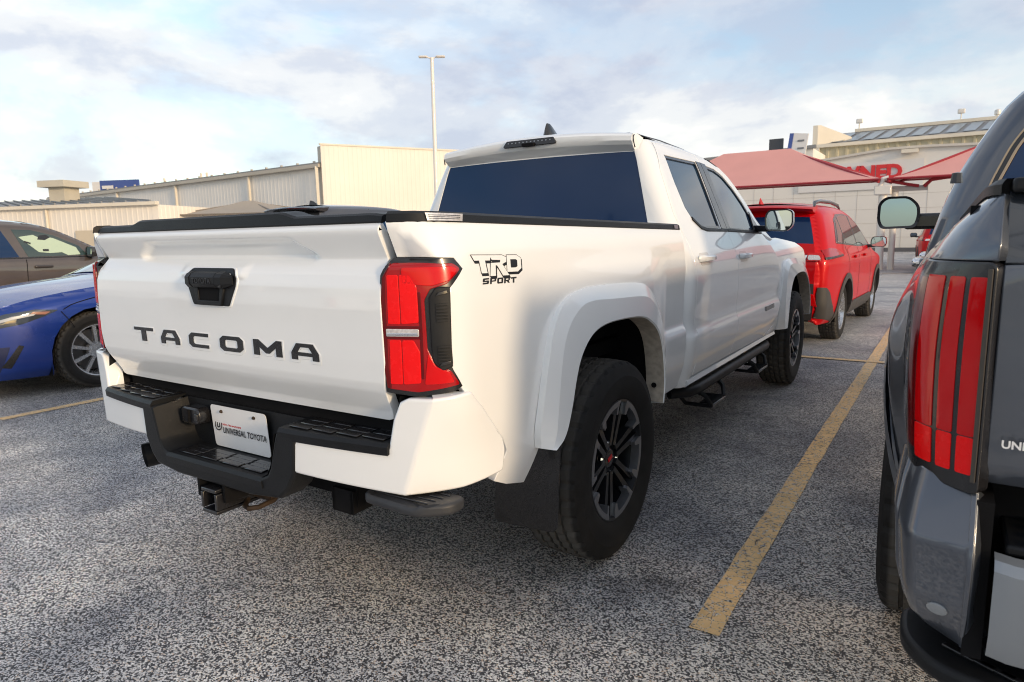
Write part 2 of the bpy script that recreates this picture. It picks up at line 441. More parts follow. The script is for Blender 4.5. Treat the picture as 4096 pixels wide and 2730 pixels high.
# wheel-arch curves (y, z) round the rear axle
FO = [(-.579,.606),(-.596,.665),(-.575,.779),(-.55,.907),(-.515,1.008),(-.449,1.071),(-.352,1.110),(-.12,1.113),(.216,1.099),(.312,1.072),(.43,.985),(.505,.84),(.52,.70),(.485,.60),(.44,.535)]
FI = [(-.562,.603),(-.492,.628),(-.445,.72),(-.415,.81),(-.378,.882),(-.305,.940),(-.22,.966),(-.094,.974),(.17,.963),(.28,.925),(.36,.875),(.408,.80),(.432,.70),(.440,.62),(.425,.545)]
def bez(P, k=3):
    # smooth a polyline by Chaikin, keeping ends
    for _ in range(k):
        R = [P[0]]
        for a, b in zip(P, P[1:]): R += [(a[0]*.75+b[0]*.25, a[1]*.75+b[1]*.25), (a[0]*.25+b[0]*.75, a[1]*.25+b[1]*.75)]
        R.append(P[-1]); P = R
    return P
ARCH = [( (a[0]+b[0])/2, (a[1]+b[1])/2) for a, b in zip(FO, FI)]
gap_r = [(-.601,.489),(-.72,.525),(-.800,.562),(-.779,.590),(-.745,.645),(-.775,.695),(-.86,.775),(-.945,.855),(-.972,.888)]
lamp_r = [(-.974,.896),(-.995,.935),(-1.001,.950),(-1.002,.98),(-1.000,1.098),(-.994,1.158),(-.944,1.208),(-.968,1.240),(-1.02,1.243),(-1.150,1.244)]
bed_out = [(-1.158, 1.335), (.868, railz(.868)), (.868, .525), (.44, .51)] + [(y, z) for y, z in reversed(ARCH)][1:-1] + [(-.552,.600)] + gap_r + lamp_r
bs_r, bs_l = panel2('bed_side', bed_out, bedside, WHITE, TR, TR, su=.025, roll=.003, depth=.02)

# flares
def flare(fo, fi, yc, pr, nm='wheel_arch_flare', xo=.0, side=None):
    A = bez(fo); I = bez(fi)
    mb = MB(); rails = [[], [], [], [], [], []]
    for (ya, za), (yi, zi) in zip(A, I):
        w_ = math.hypot(ya-yi, za-zi); t = min(.5, .055/max(w_, 1e-3))
        ym, zm = ya+(yi-ya)*t, za+(zi-za)*t
        xa = tab(za, BEDT)+.022+xo
        rails[0].append((xa-.02, yc+ya, za)); rails[1].append((xa+.004, yc+ya, za)); rails[2].append((.967+xo, yc+ym, zm)); rails[3].append((.976+xo, yc+yi+(ym-yi)*.06, zi+(zm-zi)*.06))
        rails[4].append((.970+xo, yc+yi, zi)); rails[5].append((.885+xo, yc+yi, zi))
    mb.loft(rails[:5]); fl = MB(); fl.loft([rails[4], rails[5]])
    a, b = mb.both(nm, WHITE, TR, TR, smooth=13)
    fl.both('arch_flange', DIRTW, a, b, smooth=40)
    return a, b
fr, fl_ = flare(FO, FI, 0, TR)
for z in (.62, .80):
    h = MB().lathe([(.0, 0), (.012, 0), (.012, .003)], 12, 'y', (.925, .428, z)); h.build('screw_hole', UNDER, fr)
# inner wheel housings and bed
def liner(yc, x1=.93):
    mb = MB(); P = [(-.47,.63),(-.49,.75),(-.42,.90),(-.28,1.0),(0,1.02),(.28,.99),(.42,.88),(.455,.75),(.455,.50)]
    r1 = [(x1, yc+y, z) for y, z in P]; r2 = [(.52, yc+y, z) for y, z in P]
    mb.loft([r2, r1]); mb.add(r2, [tuple(range(len(r2)))])
    return mb
liner(0, .90).both('wheel_housing', UNDER, TR, TR, smooth=30)
mb = MB()
mb.box((0, -.09, .86), (1.46, 1.86, .04)); mb.box((0, .845, 1.08), (1.56, .03, .46)); mb.box((.74, -.09, 1.08), (.03, 1.84, .46)); mb.box((-.74, -.09, 1.08), (.03, 1.84, .46)); mb.box((0, -.985, 1.06), (1.40, .03, .50))
mb.box((.78, -.95, 1.05), (.10, .10, .50)); mb.box((-.78, -.95, 1.05), (.10, .10, .50))
mb.build('bed_liner', UNDER, TR)
# bed rail caps
def rail_side():
    mb = MB(); R = [[], [], [], [], []]
    ys = [-1.156, -1.14, -1.10, -1.05, -1.0, -.95, -.9, -.8, -.6, -.3, 0, .3, .6, .868]
    for s in ys:
        zb = railz(max(s, -1.08)); x, y, _ = bedside(s, zb)
        n = fnormal(bedside, s, 1.30); t = ss(-1.12, -1.17, s)
        nx, ny = n.x, n.y; q = math.hypot(nx, ny); nx, ny = nx/q, ny/q
        def pt(o, z): return (x+nx*o, y+ny*o, z)
        R[0].append(pt(-.002, zb-.004)); R[1].append(pt(.003, zb+.002)); R[2].append(pt(-.001, zb+.021)); R[3].append(pt(-.012, zb+.028)); R[4].append((x-nx*.105 if s > -1.0 else x-nx*.06, y-ny*.06, zb+.030))
    mb.loft(R[::-1])
    e = len(ys)-1
    mb.add([R[k][0] for k in range(5)], [(0, 1, 2, 3, 4)]); mb.add([R[k][-1] for k in range(5)], [(4, 3, 2, 1, 0)])
    return mb
ra, rb = rail_side().both('bed_rail_cap', PLAS, TR, TR, smooth=30)
# rail insert lens near the tailgate and at the front end
def rail_lens(s0, s1, m, k=3):
    def fn(s, t):
        zb = railz(max(s, -1.08)); x, y, _ = bedside(s, zb); n = fnormal(bedside, s, 1.30); q = math.hypot(n.x, n.y)
        return Vector((x+n.x/q*(.0045-.003*t), y+n.y/q*(.0045-.003*t), zb+.002+.022*t))
    P = [(s0, .05), (s1, .05), (s1-.008, .9), (s0+.002, .9)]
    return fn, P
fn, P = rail_lens(-1.02, -.895, None)
def rail_plate(s0, s1, t0, t1, d, m, nm):
    fn_, _ = rail_lens(s0, s1, None); ns = 8; R = [[Vector(fn_(s0+(s1-s0)*i/ns-(.006*t if i == 0 else 0)+(.006*t if i == ns else 0), t))+Vector((.5, -.86, .1))*d for i in range(ns+1)] for t in (t0, t1)]
    MB().loft(R).both(nm, m, ra, rb, smooth=40)
rail_plate(-1.02, -.895, .03, .95, .002, CLEAR, 'rail_insert')
for t in (.25, .45, .65):
    rail_plate(-1.012, -.905, t, t+.07, .003, PLASB, 'insert_rib')
fn, P = rail_lens(.79, .835, None)
rail_plate(.79, .835, .1, .9, .002, ALLOY, 'rail_insert')
# recess mark under the rail
# ---- tail lamps (on the same curved corner)
hous = [(-.974,.892),(-.999,.935),(-1.006,.950),(-1.006,.98),(-1.004,1.098),(-.998,1.160),(-.949,1.208),(-.975,1.236),(-1.158,1.239),(-1.184,1.195),(-1.190,1.13),(-1.190,.947),(-1.180,.880),(-1.094,.872),(-.998,.882)]
lr, ll = panel2('tail_lamp', hous, offs(bedside, .003), PLASB, TR, TR, su=.02, roll=.003, depth=.03)
def lens(nm, P, m, d, r=.006, **k):
    return panel2(nm, rounded(P, r), offs(bedside, d), m, lr, ll, su=.012, roll=.002, depth=.004, **k)
lens('lens', [(-.984,.900),(-1.008,.938),(-1.045,.952),(-1.066,1.00),(-1.068,1.13),(-1.050,1.160),(-1.005,1.172),(-.962,1.208),(-.982,1.222),(-1.150,1.222),(-1.176,1.19),(-1.182,1.13),(-1.182,.95),(-1.174,.892),(-1.092,.884)], LENSM, .007)
lens('lens_border', [(-1.155,1.222),(-1.1705,1.196),(-1.1725,1.13),(-1.1725,.95),(-1.166,.893),(-1.175,.893),(-1.183,.95),(-1.183,1.13),(-1.177,1.19)], LENSD, .0085, .002)
for z0, z1 in ((1.068, 1.195), (.905, 1.022)):
    lens('reflector', [(-1.128,z0),(-1.085,z0+.004),(-1.085,z1-.03),(-1.100,z1),(-1.128,z1)], LENSB, .0095, .004)
    lens('reflector', [(-1.165,z0),(-1.134,z0),(-1.134,z1),(-1.163,z1)], LENSB, .0095, .003)
lens('reflector', [(-1.120,1.175),(-1.045,1.168),(-1.000,1.180),(-.972,1.207),(-.986,1.214),(-1.120,1.214)], LENS, .0095, .006)
lens('reflector', [(-1.072,.905),(-1.000,.908),(-1.012,.935),(-1.045,.950),(-1.062,.985)], LENS, .0095, .004)
lens('lens_ridge', [(-1.080,.92),(-1.076,.92),(-1.076,1.15),(-1.080,1.15)], LENSD, .0085, .001)
lens('lens_band', [(-1.172,1.028),(-1.078,1.028),(-1.078,1.060),(-1.172,1.060)], LENSD, .0088, .002)
lens('clear_strip', [(-1.171,1.035),(-1.085,1.035),(-1.085,1.052),(-1.171,1.052)], CLEAR, .0105, .002)
lens('reverse_strip', [(-1.168,1.037),(-1.088,1.037),(-1.088,1.0415),(-1.168,1.0415)], CHROME, .0125, .001)
gl = [(-1.001,1.160),(-1.034,1.158),(-1.051,1.135),(-1.051,1.01),(-1.047,.965),(-1.027,.943),(-1.004,.952),(-1.006,1.0),(-1.004,1.10)]
ga, gb = panel2('lamp_garnish', gl, offs(bedside, .010), PLAS, TR, TR, su=.015, roll=.004, depth=.01)
for zz in [1.115-.0085*i for i in range(6)] + [1.003-.0085*i for i in range(6)]:
    panel2('garnish_rib', [(-1.038,zz),(-1.010,zz),(-1.010,zz+.004),(-1.038,zz+.004)], offs(bedside, .0135), PLAS, ga, gb, su=.02, roll=.001, depth=.003)
for zz in (1.145, .958):
    panel2('garnish_rib', [(-1.036,zz-.004),(-1.008,zz+.002),(-1.010,zz+.008),(-1.030,zz+.003)], offs(bedside, .0145), PLASB, ga, gb, su=.02, roll=.0015, depth=.003)

# ---- tailgate
TG = [(.785, -1.046), (.81, -1.054), (.875, -1.090), (.90, -1.098), (.96, -1.102), (1.10, -1.103), (1.16, -1.099), (1.195, -1.088), (1.238, -1.052), (1.306, -1.087), (1.318, -1.089), (1.327, -1.084), (1.337, -1.068)]
def tgate(x, z):
    y = lin(z, TG)*.8+tab(z, TG)*.2+.006*(x/.735)**2
    # recess under the top lip
    hw = .385+.075*ss(1.296, 1.246, z)
    rec = ss(hw+.022, hw-.022, abs(x+.01))*ss(1.303, 1.285, z)*ss(1.225, 1.252, z)
    y += .022*rec
    # hood over the handle
    hb = ss(.19, .145, abs(x))*ss(1.232, 1.208, z)*ss(1.17, 1.19, z)
    y -= .008*hb
    return (x, y, z)
tgo = [(-.730,1.335),(-.727,1.245),(-.730,1.23),(-.738,1.17),(-.743,.96),(-.737,.90),(-.722,.83),(-.716,.79),(-.70,.785),(.70,.785),(.716,.79),(.722,.83),(.737,.90),(.743,.96),(.738,1.17),(.730,1.23),(.727,1.245),(.730,1.335)]
tg = panel('tailgate', tgo, tgate, WHITE, TR, su=.012, sv=.006, roll=.003, depth=.03, flip=False, h=.003)
# black cap along the top
mb = MB(); R = [[], [], [], [], []]
capz = [(-.735, .021), (-.715, .025), (-.50, .025), (-.455, .040), (.33, .042), (.385, .026), (.70, .026), (.733, .021)]
for i in range(61):
    x = -.734+1.468*i/60; hgt = lin(x, capz); y0 = tgate(x, 1.335)[1]
    R[0].append((x, y0-.002, 1.332)); R[1].append((x, y0-.005, 1.338)); R[2].append((x, y0-.001, 1.335+hgt-.006)); R[3].append((x, y0+.008, 1.335+hgt)); R[4].append((x, y0+.075, 1.335+hgt+.004))
mb.loft(R); mb.add([r[0] for r in R], [(4, 3, 2, 1, 0)]); mb.add([r[-1] for r in R], [(0, 1, 2, 3, 4)])
mb.build('tailgate_cap', PLAS, tg, smooth=25)
# handle
def tg_at(d): return offs(tgate, d)
bz = [(-.100,1.205),(.112,1.205),(.132,1.187),(.132,1.156),(.098,1.092),(-.090,1.092),(-.118,1.148),(-.130,1.160),(-.130,1.184)]
panel('handle_surround', rounded([(p[0]*1.055, 1.149+(p[1]-1.149)*1.09) for p in bz], .012), tg_at(.003), WHITE, tg, su=.03, roll=.003, depth=.004)
panel('handle_bezel', rounded(bz, .006), tg_at(.0055), PLAS, tg, su=.03, roll=.003, depth=.004)
panel('handle_pocket', rounded([(-.058,1.102),(.062,1.102),(.068,1.150),(-.066,1.150)], .01), tg_at(.0085), UNDER, tg, su=.03, roll=.0005, depth=.001)
for q in ([(-.075,1.148),(-.062,1.098),(-.052,1.098),(-.058,1.148)], [(.066,1.148),(.058,1.098),(.067,1.098),(.080,1.148)], [(-.064,1.093),(.066,1.093),(.068,1.103),(-.066,1.103)]):
    panel('pocket_lip', q, tg_at(.0125), PLAS, tg, su=.03, roll=.003, depth=.006)
mb = MB()
def bar(x0, x1, m0=0.0, m1=0.0):
    P = [(-1.106,1.200),(-1.124,1.194),(-1.133,1.182),(-1.133,1.160),(-1.122,1.148),(-1.104,1.146)]
    a = [(x0, y, z) for y, z in P]; b = [(x1, y, z) for y, z in P]
    return MB().add(a+b, [tuple(range(6)), tuple(range(6, 12))[::-1]]+[(i, i+6, (i+1) % 6+6, (i+1) % 6) for i in range(6)])
bar(-.066, .066).build('handle_bar', PLAS, tg, bevel=.003)
for s in (-1, 1):
    mb = MB(); a = [(s*.068, y, z) for y, z in [(-1.106,1.200),(-1.124,1.194),(-1.134,1.182),(-1.134,1.160),(-1.123,1.148),(-1.104,1.146)]]
    b = [(s*.095, y, z) for y, z in [(-1.106,1.200),(-1.122,1.192),(-1.130,1.182),(-1.130,1.160),(-1.121,1.148),(-1.104,1.146)]]
    c = [(s*.126, y, z) for y, z in [(-1.106,1.186),(-1.108,1.184),(-1.110,1.180),(-1.110,1.162),(-1.108,1.158),(-1.104,1.156)]]
    mb.loft([a+[a[0]], b+[b[0]], c+[c[0]]]); mb.add(c, [tuple(range(6))]); mb.add(a, [tuple(range(6))]); mb.build('handle_end', PLAS, tg, smooth=20)
MB().lathe([(0, -.002), (.006, -.002), (.008, 0), (.008, .01)], 16, 'y', (.086, -1.127, 1.156)).build('reversing_camera', PLASB, tg)
text_mesh('TOYOTA', .024, PLASB, tg, 'embossed_lettering', Matrix.Translation((0, -1.1338, 1.170)) @ Matrix.Rotation(RAD(90), 4, 'X'), .001, 0, .0006)
# T A C O M A : six black letters over raised white rims, shaped to give a recess highlight
LET = {
 'T': [(0,0,1),[(0,1),(1,1),(1,.80),(.62,.80),(.62,0),(.38,0),(.38,.80),(0,.80)]],
 'A': [(0,0,1),[(0,0),(0,.42),(.20,1),(.80,1),(1,.42),(1,0),(.78,0),(.78,.26),(.22,.26),(.22,0)],[(.22,.45),(.78,.45),(.66,.80),(.34,.80)]],
 'C': [(0,0,1),[(.15,0),(0,.22),(0,.78),(.15,1),(1,1),(1,.80),(.30,.80),(.22,.70),(.22,.30),(.30,.20),(1,.20),(1,0)]],
 'O': [(0,0,1),[(.15,0),(0,.22),(0,.78),(.15,1),(.85,1),(1,.78),(1,.22),(.85,0)],[(.28,.22),(.72,.22),(.78,.30),(.78,.70),(.72,.78),(.28,.78),(.22,.70),(.22,.30)]],
 'M': [(0,0,1),[(0,0),(0,1),(.18,1),(.5,.48),(.82,1),(1,1),(1,0),(.80,0),(.80,.56),(.56,.16),(.44,.16),(.20,.56),(.20,0)]],
}
def grow(P, d):
    n = len(P); ar = sum(P[i][0]*P[(i+1) % n][1]-P[(i+1) % n][0]*P[i][1] for i in range(n)); s = 1 if ar > 0 else -1
    R = []
    for i in range(n):
        p = Vector(P[i]); a = (p-Vector(P[i-1])).normalized(); b = (Vector(P[(i+1) % n])-p).normalized()
        na = Vector((a.y, -a.x))*s; nb = Vector((b.y, -b.x))*s; m_ = (na+nb)
        if m_.length < .2: m_ = na
        m_.normalize(); k = 1/max(.45, m_.dot(na)); R.append(tuple(p+m_*d*k))
    return R
for ch, x0, x1 in (('T',-.490,-.367),('A',-.316,-.203),('C',-.143,-.035),('O',.030,.148),('M',.202,.334),('A',.378,.494)):
    sh = LET[ch]; z0, z1 = .944, .992
    P = [(x0+u*(x1-x0), z0+v*(z1-z0)) for u, v in sh[1]]
    H = [[(x0+u*(x1-x0), z0+v*(z1-z0)) for u, v in sh[2]]] if len(sh) > 2 else []
    sh_ = [(u+.000, v-.0035) for u, v in grow(P, .006)]
    panel('letter_rim', sh_, tg_at(.0012), WHITE, tg, su=.05, holes=[grow(h, -.005) for h in H], roll=.0022, depth=.003)
    panel('letter', P, tg_at(.0036), PLASB, tg, su=.05, holes=H, roll=.0008, depth=.002)

# ---- rear bumper
def bump(u, z):
    """u 0..1 across the rear face to the corner crease, 1..2 along the side"""
    xc = .800+(z-.61)*.32; yc = -1.09+(z-.61)*.11
    def seg(u):
        if u <= 1: return Vector((u*xc, -1.155+(yc+1.155)*max(0, u)**2.2, z))
        e = Vector((.934-.03*ss(.80, .95, z)-.02*(z-.61), -.80-.09*ss(.68, .90, z), z)); a = Vector((xc, yc, z)); t = u-1
        bul = Vector((.030, -.012, 0))*math.sin(min(1, t)*math.pi)
        return a+(e-a)*t+bul
    k = .012
    return (seg(u-k)+seg(u)*2+seg(u+k))/4 if .9 < u < 1.1 else seg(u)
def ux(x, z): return x/(.800+(z-.61)*.32)
wc = [(ux(.400,.612),.612),(ux(.388,.63),.63),(ux(.398,.68),.68),(ux(.418,.700),.700),(ux(.735,.705),.705),(ux(.752,.722),.722),(ux(.768,.80),.80),(ux(.788,.848),.848),(ux(.81,.858),.858),(1.0,.860),(1.5,.866),(1.66,.866),(1.79,.82),(1.965,.70),(1.985,.665),(1.95,.612),(1.5,.600),(1.0,.600),(.7,.606)]
bc_r, bc_l = panel2('bumper_corner_cover', wc, bump, WHITE, TR, TR, su=.02, sv=.015, roll=.009, depth=.05)
# dark core : outer U with notch, extruded along y
def core_fn(x, z, w): return (x, -1.160+.065*(abs(x)/.80)**2.2+w, z)
U = [(-.415,.722),(-.405,.60),(-.372,.545),(-.335,.512),(-.20,.500),(.20,.500),(.335,.512),(.372,.545),(.405,.60),(.415,.722),(.335,.722),(.325,.690),(.300,.605),(.285,.580),(.255,.566),(-.255,.566),(-.285,.580),(-.300,.605),(-.325,.690),(-.335,.722)]
bp = MB(); bp.prism(U, 0, .10, core_fn)
bo = bp.build('bumper_core', PLAS, TR, smooth=20, bevel=.010, segs=3)
# notch side walls, floor and back wall
nb = MB()
nb.prism([(-.34,.735),(-.30,.590),(-.27,.56),(.27,.56),(.30,.590),(.34,.735)], .135, .145, lambda x, z, w: (x, -1.155+w-.005, z))
nb.build('plate_panel', PLAS, bo, smooth=20)
for s in (-1, 1):
    w_ = MB(); w_.loft([[(s*.330,-1.150,.715),(s*.302,-1.150,.612),(s*.285,-1.150,.582),(s*.255,-1.150,.567),(0,-1.150,.566)], [(s*.318,-1.012,.735),(s*.285,-1.012,.612),(s*.27,-1.012,.586),(s*.24,-1.012,.574),(0,-1.012,.574)]])
    w_.build('notch_wall', PLAS, bo, smooth=50)
# step pads left and right and centre
def pad(x0, x1, y0, y1, z, parent, curve=True):
    mb = MB(); n = 14; R = []
    for i in range(n+1):
        x = x0+(x1-x0)*i/n; c = .065*(abs(x)/.80)**2.2 if curve else 0
        R.append([(x, y0+c+.001, z-.035), (x, y0+c-.001, z-.012), (x, y0+c+.008, z-.001), (x, y0+c+.03, z+.001), (x, y1, z+.004)])
    mb.loft(R); mb.add(R[0], [(0, 1, 2, 3, 4)]); mb.add(R[-1], [(4, 3, 2, 1, 0)])
    o = mb.build('step_pad', PLAS, parent, smooth=30)
    k = 0
    for i in range(4):
        for j in range(3):
            a = x0+(x1-x0)*(.06+.225*i)+.006*(j % 2); b = a+(x1-x0)*.205
            yy = y0+.065*(abs((a+b)/2)/.80)**2.2*(1 if curve else 0)+.030+j*(y1-y0-.055)/3.2
            t = MB(); t.box(((a+b)/2, yy+.008, z+.004), (abs(b-a), (y1-y0)*.20, .005)); t.build('tread_rib', PLASB, o, bevel=.002, segs=1)
    return o
pad(.345, .748, -1.160, -.985, .738, bo); pad(-.748, -.345, -1.160, -.985, .738, bo); pad(-.262, .262, -1.158, -1.02, .568, bo, False)
# end caps between the step and the white corner
for s in (-1, 1):
    e = MB(); e.add([(s*.750,-1.09,.715),(s*.752,-1.0,.72),(s*.765,-1.0,.86),(s*.768,-1.065,.865)], [(0, 1, 2, 3) if s < 0 else (3, 2, 1, 0)])
    e.build('bumper_end_wall', PLAS, bo)
MB().box((0, -1.0, .77), (1.42, .03, .10)).build('bumper_gap_shield', UNDER, bo)
for s in (-1, 1):
    MB().box((s*.775, -.96, .80), (.09, .08, .18)).build('bumper_gap_shield', UNDER, bo)
# plate
ply = -1.034
pl = MB(); pl.prism(rounded([(-.152,-.076),(.152,-.076),(.152,.076),(-.152,.076)], .015, 4), 0, .002, lambda a, b, c_: (a, ply-.005+c_-b*.07, .653+b))
plo = pl.build('licence_plate', SIGNW, TR, smooth=30)
tm = Matrix.Translation((0, ply-.0055, .653)) @ Matrix.Rotation(RAD(90-4), 4, 'X')
def ptxt(t, s, x, z, m, **k): return text_mesh(t, s, m, plo, 'plate_lettering', tm @ Matrix.Translation((x, z, .0012)), **k)
ptxt('UNIVERSAL TOYOTA', .029, .026, -.012, PRINTK, bold=.0006, xs=.86)
ptxt('Red McCombs', .025, -.046, .014, PRINTR, shear=.3, xs=.72, bold=.0006)
ring = MB(); ring.lathe([(.0165, 0), (.0205, 0)], 28, 'z'); ring.v = [tm @ (v+Vector((-.118, .004, .0014))) for v in ring.v]; ring.build('plate_logo', PRINTK, plo)
ptxt('U', .027, -.118, .003, PRINTK, bold=.0012)
for s in (-1, 1):
    MB().lathe([(0, -.004), (.004, -.0035), (.006, 0), (.006, .004)], 6, 'y', (s*.089, ply-.0125, .653+.056)).build('plate_screw', RUST, plo)
# trailer socket
tsq = MB(); tsq.prism(rounded([(-.055,-.030),(.045,-.030),(.055,0),(.045,.030),(-.055,.030)], .02, 4), -.045, .01, lambda a, b, c_: (-.222+a, -1.035+c_, .684+b))
ts = tsq.build('trailer_socket', PLASB, bo, smooth=30, bevel=.006)
MB().box((-.222, -1.083, .684), (.004, .012, .045)).build('socket_hinge', UNDER, ts); MB().box((-.178, -1.084, .684), (.02, .008, .025)).build('socket_latch', PLASB, ts, bevel=.002)
# hitch receiver with safety chain loops
hm = MB()
for dx, dz, w_, h_ in ((0, .037, .088, .014), (0, -.037, .088, .014), (.037, 0, .014, .062), (-.037, 0, .014, .062)): hm.box((dx-.008, -1.07, .442+dz), (w_*.9, .20, h_*.9))
hm.box((-.02, -1.0, .442), (.06, .02, .06))
ho = hm.build('hitch_receiver', PLASB, TR, bevel=.003)
cp = MB(); cp.prism([(-.065,.075),(.065,.075),(.065,-.055),(-.065,-.055)], 0, .012, lambda a, b, c_: (-.02+a, -1.16+c_, .430+b))
MB().box((.02+.03, -1.05, .49), (.012, .20, .10)).build('hitch_plate', UNDER, ho); MB().box((-.09, -1.05, .49), (.012, .20, .10)).build('hitch_plate', UNDER, ho)
lp = MB(); lp.tube([(.03, -1.05, .415), (.07, -1.09, .413), (.105, -1.10, .415), (.130, -1.08, .418), (.130, -1.02, .422), (.10, -.98, .425)], .009, 8); lp.build('chain_loop', RUST, ho)
MB().box((.08, -1.02, .47), (.10, .02, .10)).build('hitch_plate', RUST, ho)
# frame ends, spare tyre, axle, exhaust, bed step
fm = MB()
for s in (-1, 1):
    fm.box((s*.49, -.55, .55), (.10, .95, .14)); fm.box((s*.47, 1.9, .42), (.10, 4.0, .16))
fm.box((0, -.92, .54), (.98, .10, .12)); fm.box((0, .2, .56), (.9, .12, .10)); fm.box((0, 1.9, .55), (1.6, 1.9, .12)); fm.box((0, 3.4, .60), (1.3, 1.2, .25)); fm.box((0, -.1, .80), (1.5, 1.7, .06))
fm.box((0, 2.2, .34), (.25, 3.0, .12)); fm.tube([(-.80, 0, .40), (.80, 0, .40)], .055, 12); fm.lathe([(.0, -.12), (.11, -.10), (.15, 0), (.11, .10), (0, .12)], 16, 'x', (.05, 0, .40))
fm.build('underbody_frame', UNDER, TR, smooth=30)
for s in (-1, 1):
    b = MB(); b.box((s*.49, -1.03, .50), (.085, .02, .075)); b.box((s*.49-.04, -1.0, .50), (.012, .08, .07)); b.box((s*.49+.04, -1.0, .50), (.012, .08, .07)); b.build('tow_bracket', UNDER, TR)
sp = MB(); sp.lathe([(.20, -.09), (.30, -.10), (.375, -.085), (.385, 0), (.375, .085), (.30, .10), (.20, .09)], 40, 'z', (.05, -.50, .53)); sp.build('spare_tyre', RUB, TR, smooth=40)
ex = MB(); ex.tube([(-.50, -.2, .55), (-.52, -.75, .52), (-.59, -1.02, .475)], [.03, .03, .045], 16, False); ex.tube([(-.575, -1.0, .475), (-.595, -1.06, .47)], .048, 18, False); ex.build('exhaust_pipe', PLAS, TR, smooth=40)
st = MB(); st.prism(rounded([(.64,-1.105),(.85,-1.115),(.925,-1.05),(.925,-.98),(.66,-.98)], .03, 4), 0, .034, lambda a, b, c_: (a, b, .548+c_-(.008 if c_ > .02 and b < -1.1 else 0)))
so = st.build('bed_step', mat('grey step plastic', (.035, .037, .042), .45, 0, 0, .4, .2, 14, .2, 900), TR, smooth=30, bevel=.010, segs=3)
for i in range(4):
    MB().box((.77+.02*i, -1.085+.026*i, .584), (.20-.03*i, .007, .005)).build('step_rib', PLASB, so, bevel=.002, segs=1)
MB().box((.70, -.93, .56), (.05, .16, .03)).build('step_arm', UNDER, so)
# mud flaps
for s in (-1, 1):
    f = MB(); f.prism(rounded([(.665,.262),(.925,.272),(.955,.62),(.70,.62)], .03, 4), 0, .008, lambda a, b, c_, s=s: (s*a, -.50+c_+.06*(.62-b), b))
    f.build('mud_flap', PLASB, TR, smooth=30)
# ------------------------------------------------------------------ white truck: wheels, cab, doors, front
for y in (0, 3.685):
    wheel(TR, (.83, y, .40)); wheel(TR, (-.83, y, .40), math.pi)
CABT = [(.42, .82), (.47, .87), (.50, .895), (.54, .905), (.62, .924), (.70, .936), (.765, .940), (.80, .926), (.84, .921), (.95, .930), (1.05, .932), (1.12, .926), (1.19, .908), (1.25, .884), (1.30, .862), (1.45, .800), (1.60, .738), (1.72, .685), (1.77, .652), (1.80, .62)]
def cabx(y, z):
    x = tab(z, CABT)
    if y > 2.0: x -= .05*((y-2.0)/1.0)**2*ss(1.15, 1.45, z)
    # the lower crease rises and fades towards the front wheel
    if y > 2.5: x += .012*ss(2.5, 3.1, y)*ss(.55, .70, z)*(1-ss(1.0, 1.2, z))
    return x
def yrear(z): return .885+.16*(max(z, 1.25)-1.3)
def cab(s, z):
    yc = yrear(z)+.10; x = cabx(max(s, yc), z)
    if s >= yc: return (x, s, z)
    d = yc-s; a = d/.095
    if a < math.pi/2: return (x-.09*(1-math.cos(a)), yc-.10*math.sin(a), z)
    return (x-.09-(d-.149), yrear(z), z)
def glass_edge(z):
    xg = .604+(1.72-z)*.275; x = cabx(1.1, z)
    return yrear(z)+.10-(.149+(x-.09-xg))
RS = [(1.070,1.768),(1.010,1.626),(.985,1.50),(.965,1.40),(.972,1.30),(.995,1.22),(1.006,1.10),(1.008,.833),(1.045,.72),(1.052,.64),(1.015,.556)]      # rear seam of the rear door
BSM = [(1.775,1.768),(1.790,1.45),(1.800,1.258),(1.815,1.138),(1.825,.90),(1.815,.70),(1.74,.553)]   # seam between the doors
FS = [(2.72,1.285),(2.90,1.12),(2.98,.95),(2.98,.75),(2.93,.62),(2.70,.545)]               # front seam of the front door
ROOFR = [(1.0,1.783),(1.2,1.792),(1.385,1.797),(1.6,1.793),(1.83,1.778),(2.05,1.757),(2.2,1.722),(2.35,1.67),(2.48,1.605),(2.60,1.53),(2.72,1.44),(2.85,1.33),(2.98,1.24)]
# quarter panel with C pillar
q = [(glass_edge(1.75), 1.755)] + [(1.0, 1.783), (1.2, 1.792)] + [(1.385, 1.797), (1.6, 1.793), (1.80, 1.780)] + [(1.776, 1.770), (1.072, 1.772)] + [(y-.006, z) for y, z in RS[:-1]] + [(1.02, .55), (1.02, .545)] + [(.90, .50), (.87, .53), (.86, 1.25), (glass_edge(1.28), 1.28)]
q = [(glass_edge(1.74), 1.745), (1.0, 1.783), (1.2, 1.792), (1.385, 1.797), (1.6, 1.793), (1.80, 1.781), (1.95, 1.766), (1.945, 1.757), (1.776, 1.770), (1.4, 1.787), (1.072, 1.774)] + [(y-.007, z) for y, z in RS] + [(.955, .505), (.885, .505), (.885, 1.20), (glass_edge(1.28), 1.28)]
cq_r, cq_l = panel2('cab_quarter', q, cab, WHITE, TR, TR, su=.03, sv=.03, roll=.003, depth=.02)
RW = [(1.150,1.715),(1.70,1.722),(1.690,1.45),(1.680,1.322),(1.40,1.318),(1.30,1.330),(1.20,1.375),(1.155,1.430),(1.140,1.56)]
FWI = [(1.875,1.716),(2.05,1.706),(2.20,1.672),(2.36,1.600),(2.50,1.510),(2.60,1.420),(2.66,1.345),(2.665,1.302),(2.3,1.304),(1.87,1.312)]
rd = [(1.085,1.770),(1.4,1.782),(1.770,1.766)] + [(y-.0035, z) for y, z in BSM[1:]] + [(1.03, .553)] + [(y, z) for y, z in reversed(RS[1:-1])]
rd_r, rd_l = panel2('rear_door', rd, cab, WHITE, TR, TR, su=.03, sv=.022, holes=[RW], roll=.003, depth=.02)
